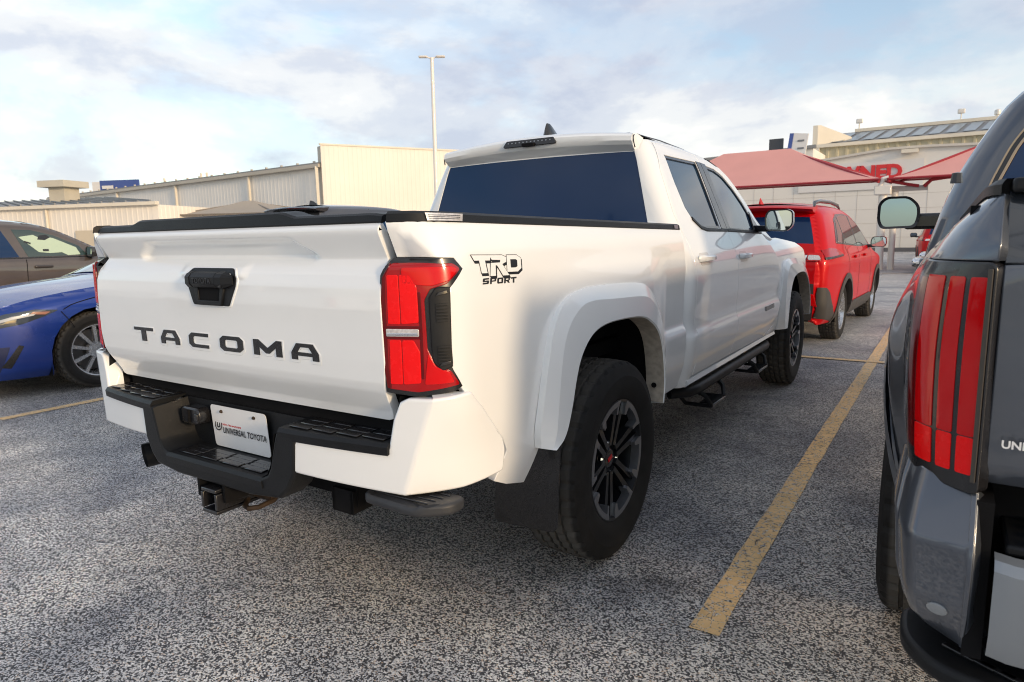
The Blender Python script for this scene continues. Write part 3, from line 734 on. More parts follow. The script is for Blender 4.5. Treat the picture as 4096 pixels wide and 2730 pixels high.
fd = [(y+.0035, z) for y, z in BSM] + [(y, z) for y, z in reversed(FS)] + [(2.70,1.33),(2.655,1.42),(2.555,1.52),(2.43,1.605),(2.29,1.675),(2.14,1.725),(1.98,1.756)]
fd_r, fd_l = panel2('front_door', fd, cab, WHITE, TR, TR, su=.03, sv=.022, holes=[FWI], roll=.003, depth=.02)
GL = offs(cab, -.010)
for (o, W_, d) in (((rd_r, rd_l), RW, 0), ((fd_r, fd_l), FWI, 0)):
    g = panel2('window_glass', grow(W_, .012), GL, GLASSS, o[0], o[1], su=.06, roll=.001, depth=.002)
    fr_ = panel2('window_trim', grow(W_, .004), offs(cab, -.0035), PLASB, o[0], o[1], su=.05, holes=[grow(W_, -.016)], roll=.001, depth=.006)
# belt moulding and black pillar covers
panel2('pillar_cover', [(1.700,1.722),(1.775,1.722),(1.790,1.45),(1.797,1.318),(1.690,1.322)], offs(cab, .003), PLASB, rd_r, rd_l, su=.04, roll=.002, depth=.006)
panel2('pillar_cover', [(1.785,1.722),(1.877,1.718),(1.872,1.310),(1.806,1.314),(1.798,1.45)], offs(cab, .003), PLASB, fd_r, fd_l, su=.04, roll=.002, depth=.006)
panel2('belt_moulding', [(1.20,1.365),(1.30,1.318),(1.40,1.306),(1.797,1.304),(1.797,1.316),(1.40,1.320),(1.305,1.332),(1.205,1.380)], offs(cab, .006), PLAS, rd_r, rd_l, su=.04, roll=.002, depth=.008)
panel2('belt_moulding', [(1.806,1.304),(2.70,1.286),(2.70,1.300),(1.806,1.316)], offs(cab, .006), PLAS, fd_r, fd_l, su=.04, roll=.002, depth=.008)
panel2('mirror_sail', [(2.52,1.30),(2.70,1.30),(2.68,1.36),(2.60,1.44)], offs(cab, .004), PLASB, fd_r, fd_l, su=.04, roll=.002, depth=.008)
# door handles
def handle(y, z, pr, pl):
    cup = rounded([(y-.05,z-.035),(y+.12,z-.035),(y+.12,z+.03),(y-.05,z+.03)], .025)
    panel2('handle_cup', cup, offs(cab, .0008), mat('white handle recess', (.62, .61, .60), .35, 0, .8), pr, pl, su=.04, roll=.0004, depth=.001)
    mb = MB(); R = []
    for t, o, hh in ((0, .004, .016), (.02, .026, .018), (.06, .034, .017), (.15, .036, .016), (.21, .034, .015), (.235, .022, .015), (.24, .004, .014)):
        p = Vector(cab(y-.07+t, z)); R.append([(p.x+o*.6, p.y, z-hh), (p.x+o, p.y, z-hh*.6), (p.x+o, p.y, z+hh*.5), (p.x+o*.7, p.y, z+hh), (p.x+o*.2, p.y, z+hh), (p.x+o*.2, p.y, z-hh)])
    mb.loft(R, closed=True)
    mb.both('door_handle', WHITE, pr, pl, smooth=40)
handle(1.135, 1.162, rd_r, rd_l); handle(1.93, 1.150, fd_r, fd_l)
# lower badge on the front door
bd = MB(); bd.prism([(0,0),(.24,0),(.24,.030),(0,.030)], 0, .004, lambda a, b, c_: (cabx(2.55+a, .745+b)+.001+c_, 2.55+a, .742+b+a*.02))
b1, b2 = bd.both('door_badge', PLASB, fd_r, fd_l)
# sill
sl = MB(); sl.loft([[(.80, .97, .492), (.895, .96, .500), (.913, .95, .516), (.906, .95, .538), (.86, .95, .552)], [(.80, 3.02, .492), (.895, 3.03, .500), (.913, 3.03, .516), (.906, 3.03, .538), (.86, 3.03, .552)]])
sl.add([(.80, .97, .492), (.895, .96, .500), (.913, .95, .516), (.906, .95, .538), (.86, .95, .552)], [(0, 1, 2, 3, 4)])
sl.both('rocker_sill', WHITE, TR, TR, smooth=50)
# inner dark cabin shell
ci = MB(); sec = [(-.84, .55), (.84, .55), (.86, 1.0), (.81, 1.27), (.62, 1.70), (-.62, 1.70), (-.81, 1.27), (-.86, 1.0)]
ci.prism([(x, z) for x, z in sec], 1.0, 2.55, lambda a, b, c_: (a*(1 if c_ < 2 else .93), c_, b if (c_ < 2 or b < 1.3) else 1.28))
ci.build('cabin_interior', UNDER, TR, smooth=0)
# roof, made between the two side rails with a crown, and the overhanging rear lip
def roof_row(y, z, xo, crown, n=12):
    return [(xo*(-1+2*i/n), y, z+crown*(1-(-1+2*i/n)**2)) for i in range(n+1)]
rows = []
for y, z in ROOFR[:7]:
    x = cabx(y, z)+.001; rows.append((y, z-.001, x))
mb = MB(); R = []
lip = [(.956, 1.722, .606, .012), (.917, 1.750, .607, .024), (.904, 1.768, .607, .029), (.907, 1.792, .606, .033), (.928, 1.806, .604, .037), (.97, 1.812, .606, .042)]
for y, z, xo, cr in lip: R.append(roof_row(y, z, xo, cr))
for y, z, x in rows[1:]: R.append(roof_row(y, z+.002, x-.002, .062))
rf = MB().loft(R[1:]); rfo = rf.build('roof', WHITE, TR, smooth=38)
ul = MB().loft([roof_row(.957, 1.700, .612, .008), R[0], R[1]]); ul.build('roof_lip_underside', WHITE, rfo, smooth=30)
for s in (-1, 1):
    t = MB(); t.add([(s*.606,.917,1.748),(s*.606,.905,1.768),(s*.606,.908,1.792),(s*.605,.929,1.806),(s*.607,.97,1.812),(s*.632,1.0,1.788),(s*.628,.965,1.75),(s*.614,.96,1.70),(s*.606,.957,1.722)], [(0, 1, 2, 3, 4, 5, 6, 7, 8)]); t.build('roof_lip_end', WHITE, rfo)
    d_ = MB(); d_.tube([(s*.618, .925, 1.735), (s*.614, .915, 1.765), (s*.608, .925, 1.796), (s*.606, .97, 1.806), (s*.61, 1.3, 1.808), (s*.61, 1.7, 1.797)], .0035, 6); d_.build('ditch_moulding', PLASB, rfo)
    b_ = MB(); b_.loft([[(s*.50, 1.05, 1.832), (s*.50, 1.9, 1.824)], [(s*.52, 1.08, 1.838), (s*.52, 1.88, 1.827)], [(s*.545, 1.05, 1.826), (s*.545, 1.9, 1.812)]]); b_.build('roof_ridge', WHITE, rfo, smooth=60)
# high brake lamp
bl = MB(); bl.prism([(-.165,0),(.165,0),(.172,.012),(.150,.045),(-.150,.045),(-.172,.012)], 0, .03, lambda a, b, c_: (a, .900+c_+b*.12-.006, 1.788+b*.8+.012*(1-(a/.2)**2)))
blo = bl.build('high_brake_lamp', PLASB, rfo, bevel=.003)
for i in range(12):
    MB().box((-.135+.0245*i, .897, 1.815), (.008, .004, .006)).build('lamp_diode', ALLOY, blo)
MB().box((0, .889, 1.797), (.075, .02, .018)).build('cargo_camera', UNDER, blo)
# shark fin
mb = MB(); Rr = []
for t, wd, hh in ((0, .0, .0),): pass
prof = [(1.24, 0, .010), (1.20, .0, .028), (1.14, .0, .030), (1.09, .0, .024), (1.075, .0, .008)]
fin = []
for k, (z, y0, y1, wd) in enumerate([(0, 1.065, 1.265, .038), (.018, 1.070, 1.245, .026), (.046, 1.078, 1.205, .015), (.070, 1.088, 1.165, .008), (.082, 1.098, 1.140, .004)]):
    n = 14; ring = []
    for i in range(n):
        a = 2*math.pi*i/n; ring.append((wd*math.sin(a)*(1 if math.cos(a) < 0 else 1-.5*math.cos(a)), (y0+y1)/2-(y1-y0)/2*math.cos(a+math.pi), 1.858+z))
    fin.append(ring)
mb.loft(fin, closed=True); mb.add(fin[-1], [tuple(range(14))]); mb.build('roof_antenna', PLASB, rfo, smooth=60)
# rear window
rwf = lambda u, v: (u*(.604+(1.72-(1.28+v*.445))*.275+.012), yrear(1.28+v*.445)+.004+.012*(1-u*u)*0, 1.28+v*.445+.008*(1-u*u)*v)
rw = panel('rear_window', [(-1, 0), (1, 0), (1, 1), (-1, 1)], rwf, GLASS, TR, su=.2, sv=.2, roll=.001, depth=.003)
rws = MB().loft([[(-.66, yrear(1.3)-.004, 1.27), (.66, yrear(1.3)-.004, 1.27)], [(-.66, yrear(1.3)-.012, 1.335), (.66, yrear(1.3)-.012, 1.335)], [(-.65, yrear(1.3)+.002, 1.345), (.65, yrear(1.3)+.002, 1.345)]]); rws.build('window_sill', WHITE, TR, smooth=40)
MB().box((0, yrear(1.1)+.01, 1.05), (1.5, .01, .6)).build('cab_back_wall', WHITE, TR)
# windscreen, hood, fenders, grille (mostly hidden from the photographer)
mb = MB(); R = []
for y, z in ROOFR[6:]: R.append(roof_row(y, z+.002, cabx(y, z)-.002, .06))
mb.loft(R).build('windscreen', GLASS2, TR, smooth=60)
panel2('a_pillar', [(2.14,1.728),(2.29,1.680),(2.43,1.612),(2.555,1.528),(2.655,1.428),(2.705,1.34),(2.72,1.292),(2.98,1.24),(2.85,1.33),(2.72,1.44),(2.60,1.53),(2.48,1.605),(2.35,1.67),(2.2,1.722)], cab, WHITE, TR, TR, su=.04, roll=.002, depth=.02)
mb = MB(); R = []
for y, z, xo in ((2.92, 1.26, .80), (3.3, 1.25, .80), (3.8, 1.21, .79), (4.2, 1.14, .76), (4.42, 1.05, .72), (4.47, .98, .70)): R.append(roof_row(y, z, xo, .05))
mb.loft(R).build('hood', WHITE, TR, smooth=50)
def fend(y, z):
    return (lerpx(z)-.10*ss(4.05, 4.6, y)-.10*ss(4.3, 4.62, y), y, z)
FTB = [(.45, .88), (.6, .92), (.8, .935), (1.0, .938), (1.10, .925), (1.18, .89), (1.24, .83), (1.26, .79)]
def lerpx(z): return tab(z, FTB)
FFO = [(-.62,.543),(-.655,.684),(-.64,.85),(-.60,1.0),(-.55,1.055),(-.47,1.085),(-.10,1.085),(.22,1.04),(.40,.95),(.52,.80),(.56,.66),(.55,.54)]
FFI = [(-.53,.55),(-.50,.63),(-.48,.73),(-.44,.83),(-.38,.90),(-.30,.945),(-.06,.965),(.15,.955),(.30,.90),(.42,.80),(.48,.68),(.49,.56)]
archf = [((a[0]+b[0])/2+3.685, (a[1]+b[1])/2) for a, b in zip(FFO, FFI)]
ff = [(2.726,1.288),(2.98,1.245),(3.4,1.25),(3.9,1.205),(4.4,1.06),(4.55,.9),(4.55,.6)] + list(reversed(archf)) + [(2.94,.53),(2.71,.535),(2.937,.615),(2.987,.75),(2.987,.95),(2.907,1.12)]
panel2('front_fender', ff, fend, WHITE, TR, TR, su=.05, roll=.003, depth=.02)
flare(FFO, FFI, 3.685, TR, xo=.006)
liner(3.685, .90).both('wheel_housing', UNDER, TR, TR, smooth=30)
gr = MB(); gr.box((0, 4.50, .83), (1.40, .12, .42)); gr.build('grille', PLASB, TR, bevel=.03)
fb = MB(); fb.box((0, 4.52, .55), (1.62, .22, .22)); fb.build('front_bumper', WHITE, TR, bevel=.05)
# door mirrors
def mirror(sx):
    root = MB(); n = 20
    sh = rounded([(-.082,-.068),(.055,-.075),(.095,-.03),(.090,.060),(.06,.075),(-.07,.072),(-.092,.03)], .03, 5)
    c = Vector((1.022, 2.46, 1.372))
    rings = []
    for dy, sc in ((0, .96), (.012, 1.0), (.05, .98), (.095, .80), (.115, .45)):
        rings.append([(sx*(c.x+p[0]*sc), c.y+dy, c.z+p[1]*sc) for p in sh])
    mb = MB().loft(rings, closed=True); mb.add(rings[-1], [tuple(range(len(sh)))])
    o = mb.build('door_mirror', WHITE, TR, smooth=50)
    bz = MB(); r2 = [[(sx*(c.x+p[0]*.97), c.y+.004, c.z+p[1]*.97) for p in sh], [(sx*(c.x+p[0]*.99), c.y-.010, c.z+p[1]*.99) for p in sh], [(sx*(c.x+p[0]*.90), c.y-.008, c.z+p[1]*.89) for p in sh], [(sx*(c.x+p[0]*.89), c.y+.006, c.z+p[1]*.88) for p in sh]]
    bz.loft(r2, closed=True).build('mirror_bezel', PLASB, o, smooth=40)
    MG = mat('mirror glass', (.60, .66, .66), .02, 1.0)
    g = MB().add([(sx*(c.x+p[0]*.90), c.y+.002+.02*p[0], c.z+p[1]*.89) for p in sh], [tuple(range(len(sh)))]); g.build('mirror_glass', MG, o, smooth=0)
    a = MB(); a.loft([[(sx*.83, 2.56, 1.30), (sx*.83, 2.66, 1.30), (sx*.83, 2.66, 1.345), (sx*.83, 2.56, 1.345)], [(sx*.95, 2.47, 1.298), (sx*.95, 2.55, 1.298), (sx*.95, 2.55, 1.34), (sx*.95, 2.47, 1.34)]], closed=True); a.build('mirror_arm', PLASB, o, smooth=30, bevel=.006)
mirror(1); mirror(-1)
# running boards with drop steps
for sx in (1, -1):
    b = MB(); b.tube([(sx*.80, .98, .455), (sx*.875, 1.06, .455), (sx*.89, 1.16, .455), (sx*.89, 2.80, .455), (sx*.875, 2.88, .455), (sx*.80, 2.95, .455)], .033, 8)
    bo_ = b.build('running_board', PLAS, TR, smooth=50)
    for y0 in (1.22, 2.30):
        for yy, ye in ((y0-.02, y0+.04), (y0+.36, y0+.30)):
            s_ = MB(); s_.tube([(sx*.865, yy, .445), (sx*.925, yy+(ye-yy)*.4, .40), (sx*.945, ye, .345)], .014, 6); s_.tube([(sx*.74, yy, .44), (sx*.80, ye, .34), (sx*.945, ye, .34)], .012, 6); s_.build('step_hoop', PLAS, bo_, smooth=50)
        MB().box((sx*.915, y0+.17, .340), (.085, .27, .018)).build('step_tread', PLASB, bo_, bevel=.004)
        for i in range(9): MB().box((sx*.915, y0+.06+.0275*i, .352), (.07, .010, .006)).build('tread_bar', PLAS, bo_)
# decal on the bed side : white letters with a dark outline and drop
def decal(fn, polys, m, d, sc, x0, z0, holes=None):
    for P in polys:
        pp = [(x0-u*sc*-1, z0+v*sc) for u, v in P]
        panel2('side_decal', pp, offs(fn, d), m, bs_r, bs_l, su=.04, roll=.0001, depth=.0003)
GREY = mat('grey print', (.16, .17, .19), .4)
TRD = {
 'T': [(0,1),(.36,1),(.34,.74),(.24,.74),(.26,.10),(.15,.10),(.13,.74),(.04,.74)],
 'R': [(.34,1),(.60,1),(.68,.90),(.67,.66),(.58,.54),(.70,-.06),(.57,-.06),(.47,.48),(.44,.48),(.42,-.06),(.31,-.06),(.35,.60),(.54,.62),(.55,.76),(.38,.77)],
 'D': [(.70,1),(.92,1),(1.0,.84),(.985,.30),(.90,.12),(.67,.12)],
}
def place(P, dx=0, dz=0): return [(-.902+.250*u+dx, 1.187+.055*v+dz-.007*u) for u, v in P]
for k_, P in TRD.items():
    for dx, dz, g_, m_, d in ((.004, -.0055, .0028, PRINTK, .0006), (.0, .0, .0022, PRINTK, .0011), (0, 0, .0002, WHITE, .0016)):
        panel2('side_decal', grow(place(P, dx, dz), g_), offs(bedside, d), m_, bs_r, bs_l, su=.05, roll=.0001, depth=.0002)
panel2('side_decal', place([(.765,.78),(.88,.78),(.91,.72),(.90,.40),(.86,.34),(.755,.34)]), offs(bedside, .002), PRINTK, bs_r, bs_l, su=.05, roll=.0001, depth=.0002)
SP = {'S': [(0,0),(.9,0),(1,.2),(1,.5),(.9,.6),(.3,.6),(.3,.75),(1,.75),(1,1),(.1,1),(0,.8),(0,.5),(.1,.38),(.7,.38),(.7,.25),(0,.25)], 'P': [(0,0),(.25,0),(.25,.38),(.9,.38),(1,.55),(1,.85),(.9,1),(0,1)], 'O': [(.1,0),(.9,0),(1,.2),(1,.8),(.9,1),(.1,1),(0,.8),(0,.2)], 'R': [(0,0),(.25,0),(.25,.36),(.45,.36),(.75,0),(1,0),(.75,.38),(1,.5),(1,.85),(.9,1),(0,1)], 'T': [(.35,0),(.62,0),(.62,.74),(1,.74),(1,1),(0,1),(0,.74),(.35,.74)]}
for i, ch in enumerate('SPORT'):
    P = [(-.866+.036*i+.030*u+.004*v, 1.160+.0165*v-.0012*i) for u, v in SP[ch]]
    H = {'P': [(.28,.58),(.75,.58),(.75,.80),(.28,.80)], 'O': [(.27,.25),(.73,.25),(.73,.75),(.27,.75)], 'R': [(.28,.56),(.75,.56),(.75,.80),(.28,.80)]}.get(ch)
    HH = [[(-.866+.036*i+.030*u+.004*v, 1.160+.0165*v-.0012*i) for u, v in H]] if H else []
    panel2('side_decal', P, offs(bedside, .0012), PRINTK, bs_r, bs_l, su=.05, holes=HH, roll=.0001, depth=.0002)
# ------------------------------------------------------------------ ground
def nodes(name):
    m = bpy.data.materials.new(name); m.use_nodes = True; t = m.node_tree; return m, t, t.nodes, t.links, t.nodes['Principled BSDF']
def asphalt_nodes(t, NN, LL):
    co = NN.new('ShaderNodeTexCoord')
    def nz(sc, det=3, ro=.6):
        n = NN.new('ShaderNodeTexNoise'); n.inputs['Scale'].default_value = sc; n.inputs['Detail'].default_value = det; n.inputs['Roughness'].default_value = ro
        LL.new(co.outputs['Object'], n.inputs['Vector']); return n
    def ramp(src, st, interp='LINEAR'):
        r = NN.new('ShaderNodeValToRGB'); r.color_ramp.interpolation = interp; e = r.color_ramp.elements
        while len(e) < len(st): e.new(.5)
        for k, (p, c) in enumerate(st): e[k].position = p; e[k].color = (*c, 1)
        LL.new(src, r.inputs[0]); return r.outputs[0]
    def mix(a, b, f, mode='MIX'):
        m_ = NN.new('ShaderNodeMix'); m_.data_type = 'RGBA'; m_.blend_type = mode
        for s, v in ((m_.inputs[6], a), (m_.inputs[7], b)):
            if isinstance(v, tuple): s.default_value = (*v, 1)
            else: LL.new(v, s)
        if isinstance(f, float): m_.inputs[0].default_value = f
        else: LL.new(f, m_.inputs[0])
        return m_.outputs[2]
    return co, nz, ramp, mix
def stone_color(t, NN, LL):
    co, nz, ramp, mix = asphalt_nodes(t, NN, LL)
    # jittered coordinates make the chips angular and uneven
    jit = nz(230, 2); vm = NN.new('ShaderNodeVectorMath'); vm.operation = 'MULTIPLY_ADD'
    LL.new(jit.outputs['Color'], vm.inputs[0]); vm.inputs[1].default_value = (.005, .005, .005); LL.new(co.outputs['Object'], vm.inputs[2])
    v1 = NN.new('ShaderNodeTexVoronoi'); v1.inputs['Scale'].default_value = 200; LL.new(vm.outputs[0], v1.inputs['Vector'])
    v2 = NN.new('ShaderNodeTexVoronoi'); v2.inputs['Scale'].default_value = 430; LL.new(vm.outputs[0], v2.inputs['Vector'])
    sp = NN.new('ShaderNodeSeparateColor'); LL.new(v1.outputs['Color'], sp.inputs[0])
    sp2 = NN.new('ShaderNodeSeparateColor'); LL.new(v2.outputs['Color'], sp2.inputs[0])
    big = ramp(sp.outputs[0], [(0, (.022, .025, .032)), (.43, (.030, .032, .040)), (.47, (.46, .465, .475)), (.66, (.68, .675, .665)), (.92, (.95, .93, .90)), (1, (.55, .40, .28))])
    small = ramp(sp2.outputs[0], [(0, (.026, .028, .032)), (.35, (.08, .08, .088)), (.55, (.34, .335, .33)), (1, (.62, .60, .57))])
    chips = mix(big, small, .15)
    # worn and dirty zones of the lot
    wear = ramp(nz(.8, 6, .62).outputs['Fac'], [(.36, (.74, .78, .87)), (.5, (1.30, 1.31, 1.34)), (.62, (1.60, 1.58, 1.54))])
    fine = ramp(nz(4, 4, .65).outputs['Fac'], [(.3, (.82, .82, .83)), (.7, (1.15, 1.13, 1.1))])
    # bays keep their dark binder, with under-vehicle shade painted in; the driven aisles are polished pale
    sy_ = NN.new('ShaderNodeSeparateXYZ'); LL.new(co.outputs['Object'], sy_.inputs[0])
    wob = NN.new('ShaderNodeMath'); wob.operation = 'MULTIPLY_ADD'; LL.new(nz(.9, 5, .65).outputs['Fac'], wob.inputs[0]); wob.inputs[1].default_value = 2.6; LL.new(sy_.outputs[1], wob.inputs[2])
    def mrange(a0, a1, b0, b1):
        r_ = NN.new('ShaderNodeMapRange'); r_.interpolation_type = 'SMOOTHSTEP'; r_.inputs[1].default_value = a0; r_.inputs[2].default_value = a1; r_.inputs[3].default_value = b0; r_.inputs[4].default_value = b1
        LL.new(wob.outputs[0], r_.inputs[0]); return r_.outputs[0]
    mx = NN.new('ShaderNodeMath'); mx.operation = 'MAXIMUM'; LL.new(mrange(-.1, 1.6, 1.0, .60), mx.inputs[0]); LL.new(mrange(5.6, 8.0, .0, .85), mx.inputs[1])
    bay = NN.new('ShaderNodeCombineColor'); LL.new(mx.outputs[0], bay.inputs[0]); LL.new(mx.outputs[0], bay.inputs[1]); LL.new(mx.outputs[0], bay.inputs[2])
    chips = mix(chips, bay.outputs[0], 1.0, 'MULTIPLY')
    c1 = mix(chips, wear, 1.0, 'MULTIPLY'); c2 = mix(c1, fine, 1.0, 'MULTIPLY')
    return c2, v1, v2, co, nz, ramp, mix
ASPH, t, NN, LL, B = nodes('weathered chip asphalt')
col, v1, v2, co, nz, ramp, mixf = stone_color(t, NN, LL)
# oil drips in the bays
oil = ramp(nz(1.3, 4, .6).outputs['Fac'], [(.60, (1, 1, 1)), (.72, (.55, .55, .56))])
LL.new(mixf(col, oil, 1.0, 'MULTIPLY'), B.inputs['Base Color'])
B.inputs['Roughness'].default_value = .62; B.inputs['Specular IOR Level'].default_value = .4
bp1 = NN.new('ShaderNodeBump'); bp1.inputs['Strength'].default_value = .9; bp1.inputs['Distance'].default_value = .004
LL.new(v1.outputs['Distance'], bp1.inputs['Height']); bp1.invert = True
LL.new(bp1.outputs[0], B.inputs['Normal'])
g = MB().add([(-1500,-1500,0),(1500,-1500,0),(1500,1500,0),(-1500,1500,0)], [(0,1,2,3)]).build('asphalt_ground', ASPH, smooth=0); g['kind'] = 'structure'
# yellow bay lines, worn down to the chips
PAINT, t, NN, LL, B = nodes('worn yellow line paint')
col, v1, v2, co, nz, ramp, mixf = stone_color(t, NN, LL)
dirt = ramp(nz(9, 5, .7).outputs['Fac'], [(.3, (.64, .42, .19)), (.6, (.80, .55, .27))])
msk = ramp(nz(38, 5, .75).outputs['Fac'], [(.41, (0, 0, 0)), (.455, (1, 1, 1))])
v3 = NN.new('ShaderNodeTexVoronoi'); v3.feature = 'DISTANCE_TO_EDGE'; v3.inputs['Scale'].default_value = 22; LL.new(co.outputs['Object'], v3.inputs['Vector'])
crk = ramp(v3.outputs['Distance'], [(.0, (.0, .0, .0)), (.035, (1, 1, 1))])
LL.new(mixf(col, dirt, mixf(msk, crk, 1.0, 'MULTIPLY')), B.inputs['Base Color']); B.inputs['Roughness'].default_value = .75
bp1 = NN.new('ShaderNodeBump'); bp1.inputs['Strength'].default_value = .5; bp1.inputs['Distance'].default_value = .003
LL.new(v1.outputs['Distance'], bp1.inputs['Height']); LL.new(bp1.outputs[0], B.inputs['Normal'])
def strip(name, x0, y0, x1, y1, wd=.10, z=.004):
    d = Vector((x1-x0, y1-y0)); L_ = d.length; d.normalize(); n = Vector((-d.y, d.x))*wd/2; k = max(2, int(L_/.12)); vs = []; fs = []
    for i in range(k+1):
        c = Vector((x0, y0))+d*L_*i/k; j1 = 1+random.uniform(-.07, .05); j2 = 1+random.uniform(-.07, .05)
        vs += [(c.x+n.x*j1, c.y+n.y*j1, z), (c.x-n.x*j2, c.y-n.y*j2, z)]
    fs = [(2*i, 2*i+1, 2*i+3, 2*i+2) for i in range(k)]
    o = mesh_obj(name, vs, fs, PAINT, g, smooth=0); return o
for x in (-14.5, -11.9, -9.25, -6.6, -3.95, -1.36, 1.41, 4.1, 6.75):
    strip('bay_line', x+.0, -.37, x+(.055 if x > 1 else -.04), 10.6)
strip('bay_line', -16, 5.13, 8, 5.02, z=.008)
for x in (2.6, 5.3, 8.0, -2.2, -5): strip('bay_line', x, 15.5, x+.1, 21)
strip('bay_line', -6, 21.2, 12, 21.2, z=.008)

# ------------------------------------------------------------------ background buildings
def ribmat(name, c, var=.06):
    return mat(name, c, .55, .0, 0, .4, var, .35, .15, 3)
CREAM = ribmat('cream metal sheet', (.80, .745, .665)); CREAM2 = ribmat('grey cream metal sheet', (.84, .80, .74)); TAN = ribmat('tan metal sheet', (.46, .42, .30)); BLOCK = ribmat('painted block wall', (.74, .71, .66), .03)
ROOFG = ribmat('grey metal roof', (.25, .25, .25), .1); TRIMC = ribmat('cream trim', (.72, .66, .55)); GUT = ribmat('gutter metal', (.52, .47, .39))
def ribbed_wall(p0, p1, z0, z1a, z1b, pitch, depth, m, parent, name='ribbed_wall'):
    """vertical-rib sheet wall between two ground points; top from z1a to z1b"""
    a, b = Vector(p0), Vector(p1); d = b-a; L_ = d.length; d.normalize(); n = Vector((d.y, -d.x)); k = int(L_/pitch); mb = MB(); lo = []; hi = []
    for i in range(k):
        for u, o in ((0, 0), (.62, 0), (.70, depth), (.92, depth)):
            s = (i+u)*pitch; p = a+d*s+n*o; z = z1a+(z1b-z1a)*s/L_; lo.append((p.x, p.y, z0)); hi.append((p.x, p.y, z))
    p = b; lo.append((p.x, p.y, z0)); hi.append((p.x, p.y, z1b))
    mb.loft([lo, hi]); return mb.build(name, m, parent, smooth=0)
def beam(p0, p1, w_, h_, m, parent, name, **k):
    a, b = Vector(p0), Vector(p1); d = b-a; rot = d.to_track_quat('X', 'Z').to_matrix(); return MB().box((a+b)/2, (d.length, w_, h_), rot).build(name, m, parent, **k)
# (a) showroom block with the tall plain parapet wall
bA = thing('metal_building', 'tall cream building with a plain flat parapet wall beside the lamp pole', 'building', (-29, 31.5, 0))
def rel(o, p): return Vector(p)-o.location
def wallA(p0, p1, *a, **k):
    o = k.pop('root'); return ribbed_wall((p0[0]-o.location.x, p0[1]-o.location.y), (p1[0]-o.location.x, p1[1]-o.location.y), *a, parent=o, **k)
wallA((-31.5, 27.6), (-20.5, 47.2), 0, 7.3, 7.3, .30, .012, CREAM, root=bA, name='parapet_wall')
beam(rel(bA, (-31.55, 27.55, 7.33)), rel(bA, (-20.5, 47.2, 7.33)), .18, .10, TRIMC, bA, 'parapet_coping')
beam(rel(bA, (-31.58, 27.7, 3.6)), rel(bA, (-32.1, 27.9, 3.6)), .05, 7.3, GUT, bA, 'parapet_return')
beam(rel(bA, (-32.1, 28.0, 3.6)), rel(bA, (-21, 47.6, 3.6)), .1, 7.2, CREAM2, bA, 'rear_sheet')
# (b) long warehouse
bB = thing('warehouse', 'long grey-cream ribbed warehouse with gutter running left from the parapet wall', 'building', (-46, 29, 0))
wallA((-75, 30.6), (-31.9, 27.9), 0, 5.95, 5.95, .42, .012, CREAM2, root=bB)
beam(rel(bB, (-75, 30.4, 6.02)), rel(bB, (-31.7, 27.65, 6.05)), .30, .22, GUT, bB, 'gutter')
beam(rel(bB, (-75, 30.6, 6.2)), rel(bB, (-31.7, 27.85, 6.22)), .5, .08, ROOFG, bB, 'roof_edge')
rl = MB().add([rel(bB, p) for p in ((-75, 30.6, 6.15), (-31.7, 27.9, 6.15), (-31.2, 40, 7.0), (-75, 44, 7.0))], [(0, 1, 2, 3)]); rl.build('roof', ROOFG, bB, smooth=0)
for f_ in (.20, .46, .72): 
    p = Vector((-31.9, 27.8, 0)).lerp(Vector((-75, 30.5, 0)), f_*.9); beam(rel(bB, (p.x, p.y-.1, 0)), rel(bB, (p.x, p.y-.1, 5.9)), .16, .14, TRIMC, bB, 'downspout')
beam(rel(bB, (-31.85, 27.5, 0)), rel(bB, (-31.95, 27.55, 6.0)), .18, .16, TRIMC, bB, 'downspout')
for i in range(24):
    p = Vector((-32.5, 27.9, 6.33)).lerp(Vector((-74, 30.5, 6.33)), i/24); MB().box(rel(bB, p), (.12, .12, .12)).build('seam_cap', GUT, bB)
for f_ in (.34, .36, .50): 
    p = Vector((-32.5, 28.6, 6.4)).lerp(Vector((-74, 31.5, 6.4)), f_); MB().lathe([(.0, .35), (.09, .35), (.09, 0)], 10, 'z', rel(bB, p)).build('roof_pipe', TRIMC, bB)
# (c) low building with grey roof and vent
bC = thing('low_building', 'low cream building with grey seamed metal roof and square roof vent', 'building', (-36, 15, 0))
wallA((-56, 6.6), (-30.1, 16.0), 0, 3.15, 3.2, .30, .012, CREAM, root=bC)
wallA((-30.1, 16.0), (-33.5, 25), 0, 3.2, 3.2, .3, .02, CREAM, root=bC, name='end_wall')
beam(rel(bC, (-56, 6.45, 3.22)), rel(bC, (-29.95, 15.9, 3.27)), .25, .16, TRIMC, bC, 'eave_trim')
rp = [Vector((-56, 6.4, 3.30)), Vector((-29.9, 15.85, 3.35)), Vector((-43, 20.3, 4.3)), Vector((-70, 10.5, 4.3))]
MB().add([rel(bC, p) for p in rp], [(0, 1, 2, 3)]).build('roof', ROOFG, bC, smooth=0)
for i in range(40):
    a = rp[0].lerp(rp[1], (i+.5)/40)+Vector((0, 0, .05)); b = rp[3].lerp(rp[2], (i+.5)/40)+Vector((0, 0, .05)); beam(rel(bC, a), rel(bC, b), .07, .06, ROOFG, bC, 'roof_seam')
beam(rel(bC, (-36.2, 13.7, 0)), rel(bC, (-36.2, 13.7, 3.1)), .10, .14, TRIMC, bC, 'downspout')
vb = MB().box(rel(bC, (-41.2, 16.9, 4.0)), (1.05, 1.05, 1.3), Matrix.Rotation(.35, 3, 'Z')); vt = vb.build('roof_vent', mat('vent sheet', (.55, .51, .42), .5, 0, 0, .4, .05, 2), bC)
MB().box(rel(bC, (-41.2, 16.9, 4.82)), (1.8, 1.75, .36), Matrix.Rotation(.35, 3, 'Z')).build('vent_hood', mat('vent sheet'), vt)
